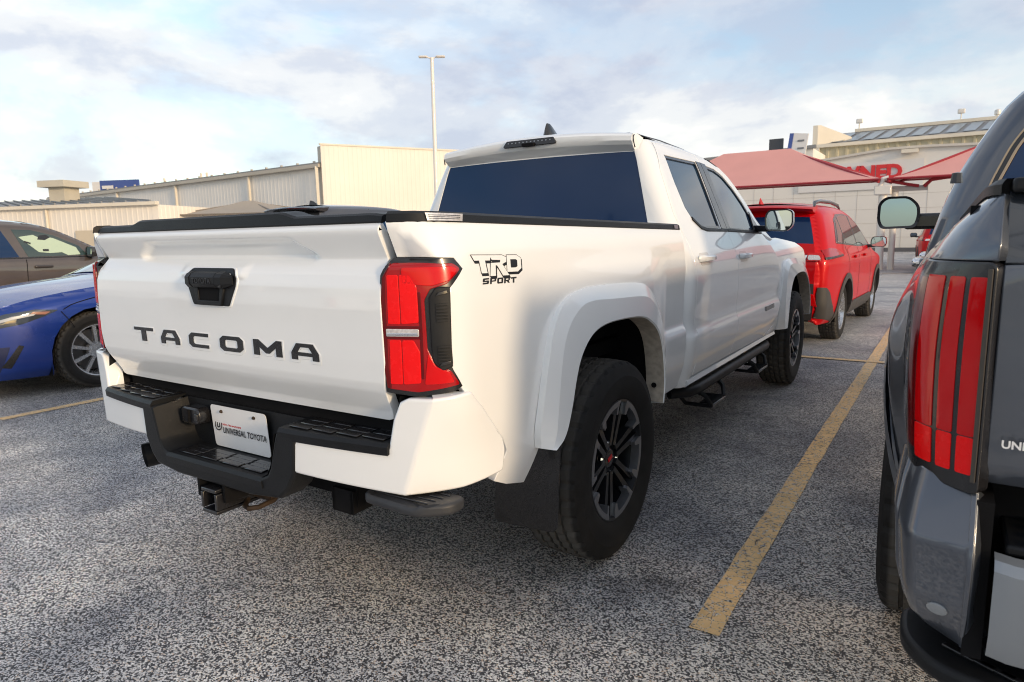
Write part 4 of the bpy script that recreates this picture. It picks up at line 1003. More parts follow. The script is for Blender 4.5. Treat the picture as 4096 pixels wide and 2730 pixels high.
dr = MB(); dr.box(rel(bC, (-33.9, 14.45, 1.0)), (1.3, .06, 2.1), Matrix.Rotation(.348, 3, 'Z')); dr.build('service_door', mat('tan door', (.58, .50, .38), .5), bC)
# (d) blue sign board on a roof beyond
sg = thing('sign_board', 'blue and white sign board behind the low building roof', 'sign', (-66, 33, 0))
MB().box((0, 0, 7.05), (4.2, .2, 1.0), Matrix.Rotation(.4, 3, 'Z')).build('panel', mat('blue sign', (.05, .09, .30), .4), sg)
MB().box((-2.2, -.9, 7.0), (1.2, .2, .9), Matrix.Rotation(.4, 3, 'Z')).build('panel', mat('white sign', (.7, .68, .66), .4), sg)
MB().box((-1.0, -.65, 6.9), (1.2, .06, .3), Matrix.Rotation(.4, 3, 'Z')).build('lettering', mat('white sign'), sg)
MB().box((0, .3, 3.4), (.3, .3, 6.8)).build('post', GUT, sg)
# (e) beige shade canopy in front of the warehouse
def canopy(name, label, x0, x1, y0, y1, zb, zt, ins, m, mv, posts, rz=0, loc=(0, 0, 0), sag=.18, group=None):
    o = thing(name, label, 'canopy', loc, rz, group)
    ym = (y0+y1)/2; c = [(x0, y0), (x1, y0), (x1, y1), (x0, y1)]; r0, r1 = (x0+ins, ym), (x1-ins, ym)
    def face(A, B, C_, D):  # A,B bottom ; C,D top ; scalloped sail
        n = 10; R = []
        for i in range(n+1):
            v = i/n; row = []
            for j in range(n+1):
                u = j/n; p = (Vector(A).lerp(Vector(B), u)).lerp(Vector(D).lerp(Vector(C_), u), v)
                p.z -= sag*4*v*(1-v)*.6; row.append(p)
            R.append(row)
        return MB().loft(R)
    P = [Vector((*p, zb+(.28 if i_ > 1 else 0))) for i_, p in enumerate(c)]; T0, T1 = Vector((*r0, zt)), Vector((*r1, zt))
    for A, B, C_, D in ((P[0], P[1], T1, T0), (P[1], P[2], T1, T1), (P[2], P[3], T0, T1), (P[3], P[0], T0, T0)):
        face(A, B, C_, D).build('canopy_panel', m, o, smooth=60)
    for A, B in zip(P, P[1:]+P[:1]): MB().tube([A, B], .04, 6).build('edge_tube', mv, o)
    for A, B in ((P[0], T0), (P[1], T1), (P[2], T1), (P[3], T0), (T0, T1)): MB().tube([A-Vector((0, 0, .08)), B-Vector((0, 0, .12))], .05, 6).build('frame_tube', mv, o)
    for px, py in posts: MB().lathe([(.11, 0), (.11, zb)], 12, 'z', (px, py, 0)).build('post', TRIMC, o, smooth=60)
    return o
REDF = mat('faded red canopy cloth', (.74, .36, .32), .85, 0, 0, .2, .05, .6); REDV = mat('dark red tube', (.32, .02, .03), .5)
SANDF = mat('sand canopy cloth', (.40, .35, .29), .85, 0, 0, .2, .05, .6); BRN = mat('brown tube', (.20, .17, .14), .6)
cl = canopy('shade_canopy', 'faded red hip shade canopy sloping down behind the red car', -9.2, -.06, 23.05, 28.6, 2.97, 4.50, 3.3, REDF, REDV, [(-9.0, 23.1), (-9.0, 28.5)], group='red shade canopies')
cr = canopy('shade_canopy', 'faded red hip shade canopy rising behind the grey truck', .20, 22, 23.05, 28.6, 2.97, 4.50, 3.3, REDF, REDV, [(11, 23.1), (21.8, 23.1), (11, 28.5), (21.8, 28.5)], group='red shade canopies')
pst = thing('canopy_post', 'white post and bracket holding the corners of both red canopies', 'post', (.06, 23.3, 0))
WHT = mat('white painted steel', (.78, .74, .68), .4, 0, .2, .5, .03, 2)
MB().lathe([(.13, 0), (.13, 2.75)], 14, 'z').build('column', WHT, pst, smooth=60); MB().lathe([(.10, 0), (.10, 2.75)], 14, 'z', (.33, .3, 0)).build('column', WHT, pst, smooth=60)
MB().box((0, -.02, 2.62), (.50, .36, .30)).build('bracket', WHT, pst, bevel=.03); MB().box((.75, .25, 2.66), (1.0, .16, .16)).build('bracket', mat('grey bracket', (.36, .34, .33), .6), pst)
MB().tube([(-.1, -.1, 2.72), (.0, -.12, 3.0), (.14, -.1, 3.02)], .07, 8).build('clamp', WHT, pst); MB().tube([(.2, 0, 2.9), (.7, .1, 2.78), (1.0, .15, 2.72)], .05, 8).build('clamp', REDV, pst); MB().tube([(1.15, .15, 2.7), (1.35, .1, 2.9), (2.6, .0, 3.05)], .06, 8).build('clamp', REDV, pst)
canopy('shade_canopy', 'sand coloured shade canopy in front of the long warehouse', -3.2, 3.2, -3, 3, 2.75, 3.55, 2.9, SANDF, BRN, [(-3.1, -2.9), (3.1, -2.9), (-3.1, 2.9), (3.1, 2.9)], RAD(25), (-30.0, 21.0, 0))
# (f) white block building with the red lettering
bD = thing('block_building', 'pale block building with red OWNED lettering behind the red canopies', 'building', (0, 47.2, 0))
gp = [(-32, 0), (34, 0), (34, 5.2), (12, 5.9), (.5, 6.35), (-1.6, 6.35), (-9.0, 5.55), (-32, 4.6)]
wb = MB(); wb.prism(gp, 0, 12, lambda a, b, c_: (a, c_, b)); wb.build('wall', BLOCK, bD, smooth=0)
jm = mat('wall joint', (.54, .50, .45), .7)
for i in range(1, 6): MB().box((-4, -.006, i*.9), (56, .012, .018)).build('wall_joint', jm, bD)
for i in range(40): MB().box((-24+i*1.3, -.006, 2.2), (.018, .012, 4.4)).build('wall_joint', jm, bD)
cpg = gp[2:]
for A, B in zip(cpg, cpg[1:]): beam((A[0], -.1, A[1]+.05), (B[0], -.1, B[1]+.05), .3, .14, mat('pale coping', (.60, .56, .50), .6), bD, 'coping')
sb = MB().box((-3.2, -.06, 4.82), (7.2, .10, 1.75)).build('sign_panel', mat('white sign'), bD)
text_mesh('OWNED', 1.18, mat('red letter acrylic', (.62, .02, .025), .35), sb, 'lettering', Matrix.Translation((-3.05, -.16, 4.95)) @ Matrix.Rotation(RAD(90), 4, 'X'), .04, 0, .06, xs=1.0)
MB().box((-.4, -.35, 6.15), (.9, .5, .22)).build('wall_light', TRIMC, bD)
MB().box((0, -.5, .12), (60, 1.0, .24)).build('kerb', mat('dark kerb', (.10, .10, .11), .8), bD)
# (g) tan hall with roof lights further back
bE = thing('industrial_hall', 'tan ribbed metal hall with a row of skylights on its roof', 'building', (0, 80, 0))
ribbed_wall((-10.6, 0), (40, 0), 0, 10.55, 10.55, .95, .10, TAN, bE)
beam((-11.2, -.2, 10.62), (40, -.2, 10.62), .5, .35, TRIMC, bE, 'eave_trim')
MB().add([(-10.6, -.1, 10.75), (40, -.1, 10.75), (40, 7, 12.7), (-10.6, 7, 12.7)], [(0, 1, 2, 3)]).build('roof', ROOFG, bE, smooth=0)
SKL = mat('skylight glazing', (.16, .22, .27), .25, 0, 0, .6)
for i in range(32):
    x = -9.6+i*1.5; MB().add([(x, .7, 11.05), (x+1.05, .7, 11.05), (x+1.05+.9, 6, 12.52), (x+.9, 6, 12.52)], [(0, 1, 2, 3)]).build('skylight', SKL, bE, smooth=0)
beam((-8, 7, 12.85), (40, 7, 12.85), .6, .35, TRIMC, bE, 'ridge_trim')
MB().prism([(0, 10.2), (0, 12.9), (.6, 12.9), (7, 11.6), (7, 10.2)], 0, .5, lambda a, b, c_: (-11.4+c_+a*.45, a*.3, b)).build('end_fin', TRIMC, bE, smooth=0)
MB().box((-12.8, .5, 9.0), (1.6, .3, 3.2)).build('side_pane', SKL, bE)
beam((-11.0, -.25, 0), (-11.0, -.25, 10.4), .5, .8, TRIMC, bE, 'corner_post')
for x, z_ in ((-7.6, 13.9), (2.2, 13.9), (11.4, 14.3)):
    MB().tube([(x, 7, 12.8), (x, 7, z_)], .06, 6).build('roof_mast', TRIMC, bE); MB().box((x, 7, z_), (.7, .4, .5)).build('mast_head', WHT, bE, bevel=.1)
for x in (5.4, 6.8, 8.1): MB().lathe([(0, .9), (.28, .75), (.3, .3), (.15, .2), (.15, 0)], 10, 'z', (x, 7, 12.9)).build('roof_ventilator', WHT, bE, smooth=50)
bF = thing('low_roof_building', 'low grey roofed building behind the red canopy', 'building', (-20, 72, 0))
MB().prism([(-14, 0), (10, 0), (10, 9.6), (-14, 8.6)], 0, 10, lambda a, b, c_: (a, c_, b)).build('wall', CREAM2, bF, smooth=0)
beam((-14.5, -.2, 8.75), (10.3, -.2, 9.75), .5, .3, ROOFG, bF, 'roof_edge')
bs = thing('billboard', 'white and blue billboard with dark frame rising behind the red canopy', 'sign', (-8.9, 58, 0))
MB().box((0, 0, 8.05), (1.25, .25, 2.5), Matrix.Rotation(.12, 3, 'Y')).build('panel', mat('white sign'), bs)
MB().box((-.62, -.16, 8.25), (.30, .06, 2.2), Matrix.Rotation(.12, 3, 'Y')).build('panel', mat('blue sign'), bs)
MB().box((-1.75, .2, 7.9), (1.1, .25, 2.3)).build('frame', mat('dark sign back', (.05, .055, .065), .6), bs)
for z_ in (8.7, 8.1, 7.6): MB().box((.22, -.16, z_), (.5, .03, .14)).build('lettering', GREY, bs)
MB().box((-.6, .3, 3.6), (.4, .4, 7.2)).build('post', GUT, bs)
# (h) lamp pole
lpole = thing('lamp_pole', 'tall white parking lot lamp pole with two heads', 'lamp pole', (-19.4, 24.0, 0))
MB().lathe([(.15, 0), (.15, .1), (.12, .3), (.085, 9.9), (.0, 9.9)], 14, 'z').build('pole', WHT, lpole, smooth=60)
for s in (-1, 1):
    a = Vector((math.cos(.6), math.sin(.6), 0))*s
    MB().tube([(0, 0, 9.85), a*.22+Vector((0, 0, 9.93))], .035, 8).build('arm', WHT, lpole); hd = MB().box(a*.42+Vector((0, 0, 9.94)), (.42, .24, .08), Matrix.Rotation(.6, 3, 'Z')).build('lamp_head', mat('lamp head', (.70, .66, .60), .4), lpole, bevel=.03)
# ------------------------------------------------------------------ generic passenger car (rear axle at the origin, +y ahead)
def seg_dist(p, P):
    b = 9
    for (x0, y0), (x1, y1) in zip(P, P[1:]):
        dx, dy = x1-x0, y1-y0; t = max(0, min(1, ((p[0]-x0)*dx+(p[1]-y0)*dy)/(dx*dx+dy*dy+1e-12)))
        d = math.hypot(p[0]-x0-t*dx, p[1]-y0-t*dy)
        if d < b: b = d
    return b
def arc(cy, cz, r, a0, a1, n=14): return [(cy+r*math.cos(RAD(a0+(a1-a0)*i/n)), cz+r*math.sin(RAD(a0+(a1-a0)*i/n))) for i in range(n+1)]
def car(root, sil, segs, xt, WB, wr, paint, z0=.24, fil=.09, taper=(.10, .14), ra=None, style='fan', tw=.225, rim=.225, crown=.05, lip=None, track=None, sstep=.04):
    """sil: side outline (y,z) from the rear bottom over the roof to the front bottom; segs: (name, start, end, material, crown)"""
    S = bez(sil, 2) if not isinstance(sil[0], list) else sil
    ra = ra or wr+.055; ymin = min(p[0] for p in S); ymax = max(p[0] for p in S)
    def fn(y, z):
        x = tab(z, xt); m = .9
        if y < ymin+m: x -= taper[0]*((ymin+m-y)/m)**2.4
        if y > ymax-m: x -= taper[1]*((y-ymax+m)/m)**2.4
        d = seg_dist((y, z), S)
        if d < fil: x -= fil-math.sqrt(max(0, fil*fil-(fil-d)**2))
        return (x, y, z)
    th = math.degrees(math.asin(max(-1, min(1, (z0-wr)/ra))))
    bottom = [(WB+ra*math.cos(RAD(th)), z0)]+arc(WB, wr, ra, th, 180-th)+[(-0+ra*math.cos(RAD(th)), z0)]+arc(0, wr, ra, th, 180-th)
    out_ = S+[(S[-1][0]-.02, z0)]+bottom+[(S[0][0]+.02, z0)]
    o = []
    for p in out_:
        if not o or math.hypot(p[0]-o[-1][0], p[1]-o[-1][1]) > .004: o.append(p)
    sr, sl_ = panel2('body_side', o, fn, paint, root, root, su=sstep, roll=.001, depth=.03, h=.006)
    # skins across the car between the two side outlines
    made = {}
    n = 14; k_ = len(S); ratio = (k_-1)/(len(sil)-1)
    for nm, a, b, m_, cr in segs:
        i0, i1 = round(a*ratio), round(b*ratio); R = []
        for i in range(i0, i1+1):
            y, z = S[i]; x = fn(y, z)[0]+.001; t0 = Vector(S[max(i-1, 0)]); t1 = Vector(S[min(i+1, k_-1)]); d = (t1-t0).normalized(); nn = Vector((-d.y, d.x))
            row = []
            for j in range(n+1):
                u = -1+2*j/n; c = cr*(1-u*u); row.append((x*u, y+nn.x*c, z+nn.y*c))
            R.append(row)
        made[nm] = MB().loft(R).build(nm, m_, root, smooth=60)
    MB().box((0, (ymin+ymax)/2, z0+.10), (1.3, ymax-ymin-.4, .16)).build('floor_pan', UNDER, root)
    for y in (0, WB):
        for s in (-1, 1):
            P = [(-ra, z0), (-ra, wr), (-ra*.7, wr+ra*.7), (0, wr+ra), (ra*.7, wr+ra*.7), (ra, wr), (ra, z0)]
            q1 = [(s*(xt[1][1]-.015), y+a, b) for a, b in P]; q2 = [(s*.5, y+a, b) for a, b in P]
            hb = MB().loft([q1, q2]); hb.add(q2, [tuple(range(len(q2)))]); hb.build('wheel_housing', UNDER, root, smooth=40)
    tk = track or xt[2][1]-.03
    for y in (0, WB):
        wheel(root, (tk-tw/2, y, wr), 0, style, wr, tw, rim, spin=.3+y); wheel(root, (-tk+tw/2, y, wr), math.pi, style, wr, tw, rim, spin=.7+y)
    if lip:
        for cy in (0, WB):
            A = arc(cy, wr, ra+.055, 8, 172); I = arc(cy, wr, ra-.006, 8, 172); rl_ = [[], [], [], []]
            A = [(p[0], max(p[1], z0-.02)) for p in arc(cy, wr, ra+.06, th-2, 182-th, 20)]; I = [(p[0], max(p[1], z0-.02)) for p in arc(cy, wr, ra-.006, th-2, 182-th, 20)]
            for (ya, za), (yi, zi) in zip(A, I):
                xa = fn(ya, za)[0]; xi = fn(yi, zi)[0]
                rl_[0].append((xa-.003, ya, za)); rl_[1].append((xa+.014, ya, za)); rl_[2].append((xi+.018, yi, zi)); rl_[3].append((xi-.06, yi, zi))
            MB().loft(rl_).both('arch_cladding', lip, sr, sl_, smooth=30)
    return fn, sr, sl_, made, S
def overlay(nm, P, fn, d, m_, a, b, su=.05, **k): return panel2(nm, P, offs(fn, d), m_, a, b, su=su, roll=.002, depth=.004, **k)
def seam(P, fn, a, b, wd=.006):
    """a dark shut line along a polyline of the side surface"""
    Q = bez(P, 2); L_ = []; R_ = []
    for i, p in enumerate(Q):
        t = (Vector(Q[min(i+1, len(Q)-1)])-Vector(Q[max(i-1, 0)])).normalized(); n = Vector((-t.y, t.x))*wd/2
        L_.append(Vector(fn(p[0]+n.x, p[1]+n.y))+Vector((.0015, 0, 0))); R_.append(Vector(fn(p[0]-n.x, p[1]-n.y))+Vector((.0015, 0, 0)))
    MB().loft([L_, R_]).both('shut_line', UNDER, a, b, smooth=0)
def carmirror(root, x, y, z, paint, s=1.0, sides=(1, -1), w_=.11, h_=.085):
    for sx in sides:
        sh = rounded([(-w_,-h_*.9),(w_*.75,-h_),(w_,-h_*.3),(w_*.9,h_*.8),(w_*.5,h_),(-w_*.8,h_*.95),(-w_*1.05,.2*h_)], .035, 5)
        rg = [[(sx*(x+p[0]*q), y+dy, z+p[1]*q) for p in sh] for dy, q in ((0, .98), (.02, 1.0), (.07, .92), (.12, .6))]
        mb = MB().loft(rg, closed=True); mb.add(rg[-1], [tuple(range(len(sh)))]); o = mb.build('door_mirror', paint, root, smooth=50)
        MB().loft([[(sx*(x+p[0]*.98), y, z+p[1]*.98) for p in sh], [(sx*(x+p[0]*.99), y-.012, z+p[1]*.99) for p in sh], [(sx*(x+p[0]*.88), y-.008, z+p[1]*.88) for p in sh]], closed=True).build('mirror_bezel', PLASB, o, smooth=30)
        MB().add([(sx*(x+p[0]*.90), y-.004+sx*0, z+p[1]*.90) for p in sh], [tuple(range(len(sh)))]).build('mirror_glass', mat('mirror glass'), o, smooth=0)
        MB().box((sx*(x-w_-.05), y+.06, z-h_*.75), (.20, .07, .045)).build('mirror_arm', PLASB, o, bevel=.01)

# ---- red crossover
RED = mat('red metallic paint', (.52, .001, .004), .38, .1, .35, .10, .03, 4); CLAD = mat('dark cladding', (.045, .042, .040), .5, 0, 0, .5, .1, 8)
RC = thing('crossover_car', 'bright red crossover with black wheel arches parked nose to nose with the white pickup', 'car', (.10, 6.58, 0), RAD(-2.2))
RSIL = [(-.78,.30),(-.84,.45),(-.855,.62),(-.87,.78),(-.845,1.00),(-.82,1.06),(-.77,1.17),(-.68,1.36),(-.62,1.48),(-.57,1.54),(-.52,1.568),(-.40,1.59),(.0,1.615),(.6,1.615),(1.05,1.585),(1.40,1.50),(1.75,1.31),(2.15,1.09),(2.45,1.03),(3.1,.95),(3.42,.84),(3.53,.68),(3.55,.45),(3.48,.28)]
RXT = [(.22,.80),(.34,.875),(.50,.905),(.66,.910),(.80,.912),(.92,.915),(1.0,.905),(1.06,.885),(1.30,.80),(1.50,.715),(1.60,.66),(1.65,.60)]
rf_, rs_, rl2, rm_, RS_ = car(RC, RSIL, [('rear_bumper',0,3,CLAD,.03),('tailgate',3,6,RED,.04),('rear_window',6,8,GLASS,.03),('roof_rear',8,11,RED,.03),('roof',11,14,RED,.05),('windscreen',14,17,GLASS2,.06),('hood',17,20,RED,.05),('front_bumper',20,23,RED,.06)], RXT, 2.64, .345, RED, z0=.25, fil=.10, sstep=.022, taper=(.11,.16), style='five', tw=.225, rim=.225, lip=CLAD)
DL = [(-.42,1.16),(-.30,1.30),(-.15,1.44),(.10,1.50),(.60,1.515),(1.0,1.49),(1.35,1.42),(1.72,1.22),(1.86,1.10),(1.0,1.10),(.2,1.13)]
overlay('window_band', DL, rf_, .003, PLASB, rs_, rl2)
for P in ([(-.33,1.17),(-.22,1.30),(-.10,1.42),(.02,1.45),(.02,1.15)], [(.07,1.155),(.07,1.46),(.30,1.485),(.80,1.49),(.80,1.12)], [(.88,1.12),(.88,1.485),(1.1,1.455),(1.34,1.395),(1.66,1.22),(1.76,1.115)]): overlay('side_window', P, rf_, .006, mat('side glass', (.10, .12, .13), .03, 0, 0, 1.0), rs_, rl2)
for P in ([(-.02,1.12),(.06,.95),(.14,.75),(.30,.45),(.45,.36)], [(.84,1.10),(.86,.8),(.86,.40)], [(1.86,1.08),(1.92,.9),(1.90,.55),(1.84,.38)]): seam(P, rf_, rs_, rl2, .012)
overlay('sill_cladding', [(.42,.25),(2.22,.25),(2.22,.40),(2.0,.43),(.55,.43),(.42,.36)], rf_, .012, CLAD, rs_, rl2)
overlay('bumper_cladding', [(-.795,.33),(-.46,.27),(-.43,.33),(-.52,.40),(-.62,.50),(-.70,.62),(-.78,.675),(-.853,.68),(-.850,.60),(-.838,.48)], rf_, .004, CLAD, rs_, rl2, su=.02)
overlay('tail_lamp', [(-.80,.985),(-.785,1.09),(-.66,1.11),(-.45,1.095),(-.28,1.035),(-.48,1.015),(-.66,1.005)], rf_, .006, LENSM, rs_, rl2, su=.02)
overlay('lamp_base', [(-.80,.985),(-.30,1.012),(-.30,1.030),(-.80,1.008)], rf_, .013, PLASB, rs_, rl2)
for y in (.52, 1.28):
    h_ = MB().box((rf_(y, .98)[0]+.018, y, .985), (.028, .20, .035)); h_.both('door_handle', RED, rs_, rl2, bevel=.01)
for sx in (1, -1):
    r_ = MB(); r_.tube([(sx*.60,-.52,1.575),(sx*.585,-.42,1.63),(sx*.58,-.1,1.655),(sx*.585,.5,1.66),(sx*.585,1.0,1.635),(sx*.59,1.15,1.59)], [.012,.022,.024,.024,.022,.010], 8); r_.build('roof_rail', PLASB, RC, smooth=60)
fin_ = MB().add([(-.012,-.55,1.63),(.012,-.55,1.63),(.010,-.40,1.63),(-.010,-.40,1.63),(0,-.54,1.705),(0,-.50,1.70)], [(0,1,4),(1,2,5,4),(2,3,5),(3,0,4,5)]); fin_.build('roof_antenna', RED, RC, smooth=0)
# tail details across the back
def rcrear(x, z):
    ys = [p for p in RS_ if p[0] < -.5 and p[1] < 1.5]; yb = -.85
    for a, b in zip(ys, ys[1:]):
        if a[1] <= z <= b[1]: yb = a[0]+(b[0]-a[0])*(z-a[1])/(b[1]-a[1]+1e-9)
    return (x, yb-.045*(1-(x/.80)**2), z)
panel('silver_bar', [(-.60,.985),(.60,.985),(.62,1.035),(-.62,1.035)], offs(rcrear, .012, False), CHROME, RC, su=.1, roll=.003, depth=.01)
for s in (-1, 1):
    panel('tail_lamp_inner', [(s*.62,.975),(s*.77,.975),(s*.77,1.06),(s*.62,1.06)][::s], offs(rcrear, .012, False), LENS, RC, su=.05, roll=.003, depth=.01)
    panel('lamp_clear', rounded([(s*.63,.985),(s*.76,.985),(s*.74,1.03),(s*.63,1.035)][::s], .02), offs(rcrear, .018, False), CLEAR, RC, su=.05, roll=.003, depth=.006)
    panel('bumper_reflector', [(s*.60,.50),(s*.74,.47),(s*.70,.60),(s*.62,.63)][::s], offs(rcrear, .02, False), LENS, RC, su=.05, roll=.003, depth=.01)
panel('bumper_garnish', rounded([(-.62,.47),(.62,.47),(.56,.62),(-.56,.62)], .05), offs(rcrear, .018, False), mat('bronze bumper insert', (.14, .11, .075), .4, .3), RC, su=.08, roll=.004, depth=.012)
panel('tailgate_seam', [(-.60,.70),(.60,.70),(.60,.712),(-.60,.712)], offs(rcrear, .003, False), UNDER, RC, su=.08, roll=.0005, depth=.001)
for x in (.34, .40, .46): panel('badge', [(x,.84),(x+.03,.84),(x+.03,.86),(x,.86)], offs(rcrear, .004, False), CHROME, RC, su=.05, roll=.001, depth=.002)
def spoiler(root, w_, y0, y1, z, m_):
    R = []
    for k in range(13):
        u = -1+2*k/12; x = w_*u; c = .035*(1-u*u); R.append([(x, y1, z+.055+c), (x, y0+.04+.05*u*u, z+.040+c), (x, y0+.05*u*u, z+.018+c), (x, y0+.03+.05*u*u, z-.004+c), (x, y1-.05, z-.03+c)])
    mb_ = MB().loft(R); mb_.add(R[0], [(0,1,2,3,4)]); mb_.add(R[-1], [(4,3,2,1,0)]); mb_.build('roof_spoiler', m_, root, smooth=35)
spoiler(RC, .63, -.80, -.48, 1.525, RED); 
carmirror(RC, 1.02, 1.72, 1.145, RED, w_=.10, h_=.075)

# ---- the same red car again, far off by the block building
def copy_tree(o, parent=None):
    c = o.copy(); COL.objects.link(c); c.parent = parent
    for ch in list(o.children): copy_tree(ch, c)
    return c
r2 = copy_tree(RC); r2.location = (2.12, 21.8, 0); r2.rotation_euler = (0, 0, RAD(3)); tag(r2, 'distant red crossover parked before the pale block building', 'car')

# ---- blue sedan, backed into its bay
BLUE = mat('blue metallic paint', (.004, .034, .25), .28, .25, .8, .5, .05, 5)
BS = thing('sedan_car', 'blue sedan parked with its headlight towards the aisle beside the white pickup', 'car', (-5.36, 3.47, 0), math.pi)
BSIL = [(-1.02,.28),(-1.09,.55),(-1.10,.85),(-1.03,1.03),(-.98,1.05),(-.62,1.09),(-.15,1.25),(.25,1.385),(.70,1.435),(1.15,1.425),(1.55,1.34),(2.0,1.13),(2.36,.965),(2.42,.945),(2.9,.905),(3.3,.845),(3.55,.77),(3.68,.69),(3.76,.58),(3.78,.40),(3.74,.26),(3.66,.18)]
BXT = [(.16,.80),(.26,.885),(.42,.915),(.60,.920),(.72,.915),(.80,.905),(.88,.880),(.95,.86),(1.15,.75),(1.35,.64),(1.44,.57)]
bf_, bsr, bsl, bm_, BS_ = car(BS, BSIL, [('rear_bumper',0,3,BLUE,.06),('boot_lid',3,5,BLUE,.04),('rear_window',5,7,GLASS,.05),('roof',7,9,BLUE,.05),('windscreen',9,12,mat('pale windscreen', (.30,.38,.42), .03, 0, 0, 1.0),.06),('hood',12,16,BLUE,.05),('front_bumper',16,21,BLUE,.13)], BXT, 2.825, .345, BLUE, z0=.17, fil=.10, sstep=.025, taper=(.14,.24), style='fan', tw=.225, rim=.235)
overlay('headlamp', [(3.14,.745),(3.30,.760),(3.50,.735),(3.70,.665),(3.73,.640),(3.55,.625),(3.40,.650),(3.25,.700)], bf_, .006, mat('headlamp lens', (.06,.07,.085), .06, .2, 1.0), bsr, bsl, su=.03)
overlay('running_light', [(3.30,.728),(3.46,.712),(3.66,.650),(3.66,.638),(3.46,.690),(3.32,.714)], bf_, .011, mat('white lamp', (.42,.44,.47), .3), bsr, bsl, su=.03)
overlay('indicator', [(3.20,.735),(3.32,.742),(3.34,.726),(3.24,.716)], bf_, .011, mat('amber lamp', (.30,.12,.08), .3), bsr, bsl, su=.03)
overlay('side_intake', [(3.50,.28),(3.56,.29),(3.44,.47),(3.41,.46)], bf_, .004, PLASB, bsr, bsl, su=.04)
overlay('lower_intake', [(3.58,.22),(3.70,.22),(3.74,.40),(3.66,.46),(3.50,.46)], bf_, .003, mat('dark blue intake', (.004,.012,.07), .4, .2, .5), bsr, bsl, su=.04)
overlay('window_band', [(.0,1.05),(.30,1.27),(.70,1.335),(1.15,1.32),(1.50,1.24),(1.95,1.02),(2.05,.95),(1.0,.96)], bf_, .004, GLASS, bsr, bsl)
seam([(2.42,.90),(3.0,.80),(3.10,.745)], bf_, bsr, bsl, .008); seam([(3.12,.73),(3.06,.64),(3.03,.58)], bf_, bsr, bsl, .008); seam([(2.05,.93),(2.10,.7),(2.02,.3)], bf_, bsr, bsl, .008)
carmirror(BS, 1.0, 1.75, 1.0, BLUE)

# ---- brown suv beyond it
BROWN = mat('bronze brown metallic paint', (.105, .085, .075), .32, .4, 1.0, .5, .05, 5)
BV = thing('suv_car', 'bronze brown suv with pale sunshade showing through its side window', 'car', (-10.65, .95, 0))
VSIL = [(-1.0,.35),(-1.06,.6),(-1.06,.95),(-.98,1.12),(-.80,1.48),(-.86,1.60),(-.62,1.665),(.1,1.70),(.9,1.695),(1.45,1.66),(1.80,1.56),(2.2,1.34),(2.58,1.13),(2.7,1.10),(3.3,1.04),(3.7,.93),(3.86,.75),(3.88,.5),(3.80,.30)]
VXT = [(.25,.82),(.40,.90),(.60,.945),(.80,.955),(.95,.950),(1.06,.935),(1.12,.90),(1.40,.805),(1.60,.72),(1.70,.64)]
vf_, vsr, vsl, vm_, VS_ = car(BV, VSIL, [('rear_bumper',0,3,BROWN,.05),('rear_window',3,4,GLASS,.05),('roof',4,9,BROWN,.05),('windscreen',9,12,GLASS2,.06),('hood',12,15,BROWN,.05),('front_bumper',15,18,BROWN,.1)], VXT, 2.95, .38, BROWN, z0=.28, fil=.09, style='five', tw=.235, rim=.24)
overlay('rear_side_window', [(-.05,1.14),(-.05,1.50),(.40,1.555),(1.02,1.555),(1.18,1.14)], vf_, .004, GLASS, vsr, vsl)
overlay('front_side_window', [(1.30,1.14),(1.17,1.555),(1.42,1.545),(1.72,1.46),(2.05,1.29),(2.14,1.15)], vf_, .004, mat('side glass green', (.03,.055,.055), .03, 0, 0, .9), vsr, vsl)
overlay('sunshade', [(1.46,1.21),(1.24,1.44),(1.44,1.47),(1.50,1.43),(1.60,1.44),(1.70,1.42),(1.82,1.36),(2.0,1.27),(2.04,1.16),(1.86,1.15),(1.78,1.20),(1.62,1.19)], vf_, .007, mat('pale sunshade', (.46,.58,.44), .5, 0, .6), vsr, vsl)
for P in ([(1.30,1.38),(1.38,1.35),(1.37,1.33),(1.29,1.36)], [(1.52,1.25),(1.60,1.25),(1.60,1.22),(1.52,1.22)]): overlay('shade_opening', P, vf_, .010, PLASB, vsr, vsl)
overlay('headrest', [(1.48,1.40),(1.52,1.46),(1.62,1.47),(1.66,1.43),(1.58,1.39)], vf_, .009, PLASB, vsr, vsl)
overlay('belt_trim', [(-.1,1.118),(2.2,1.118),(2.2,1.132),(-.1,1.132)], vf_, .006, PLASB, vsr, vsl)
seam([(1.26,1.11),(1.24,.9),(1.22,.5)], vf_, vsr, vsl, .010); seam([(.0,1.1),(.1,.9),(.45,.6)], vf_, vsr, vsl, .01)
h_ = MB().box((vf_(1.45, .99)[0]+.02, 1.47, .99), (.035, .25, .045)); h_.both('door_handle', mat('bronze handle', (.06,.05,.045), .3, .3, .8), vsr, vsl, bevel=.015)
carmirror(BV, 1.02, 2.12, 1.20, mat('dark mirror cap', (.03,.028,.028), .25, 0, .8), w_=.10, h_=.085)

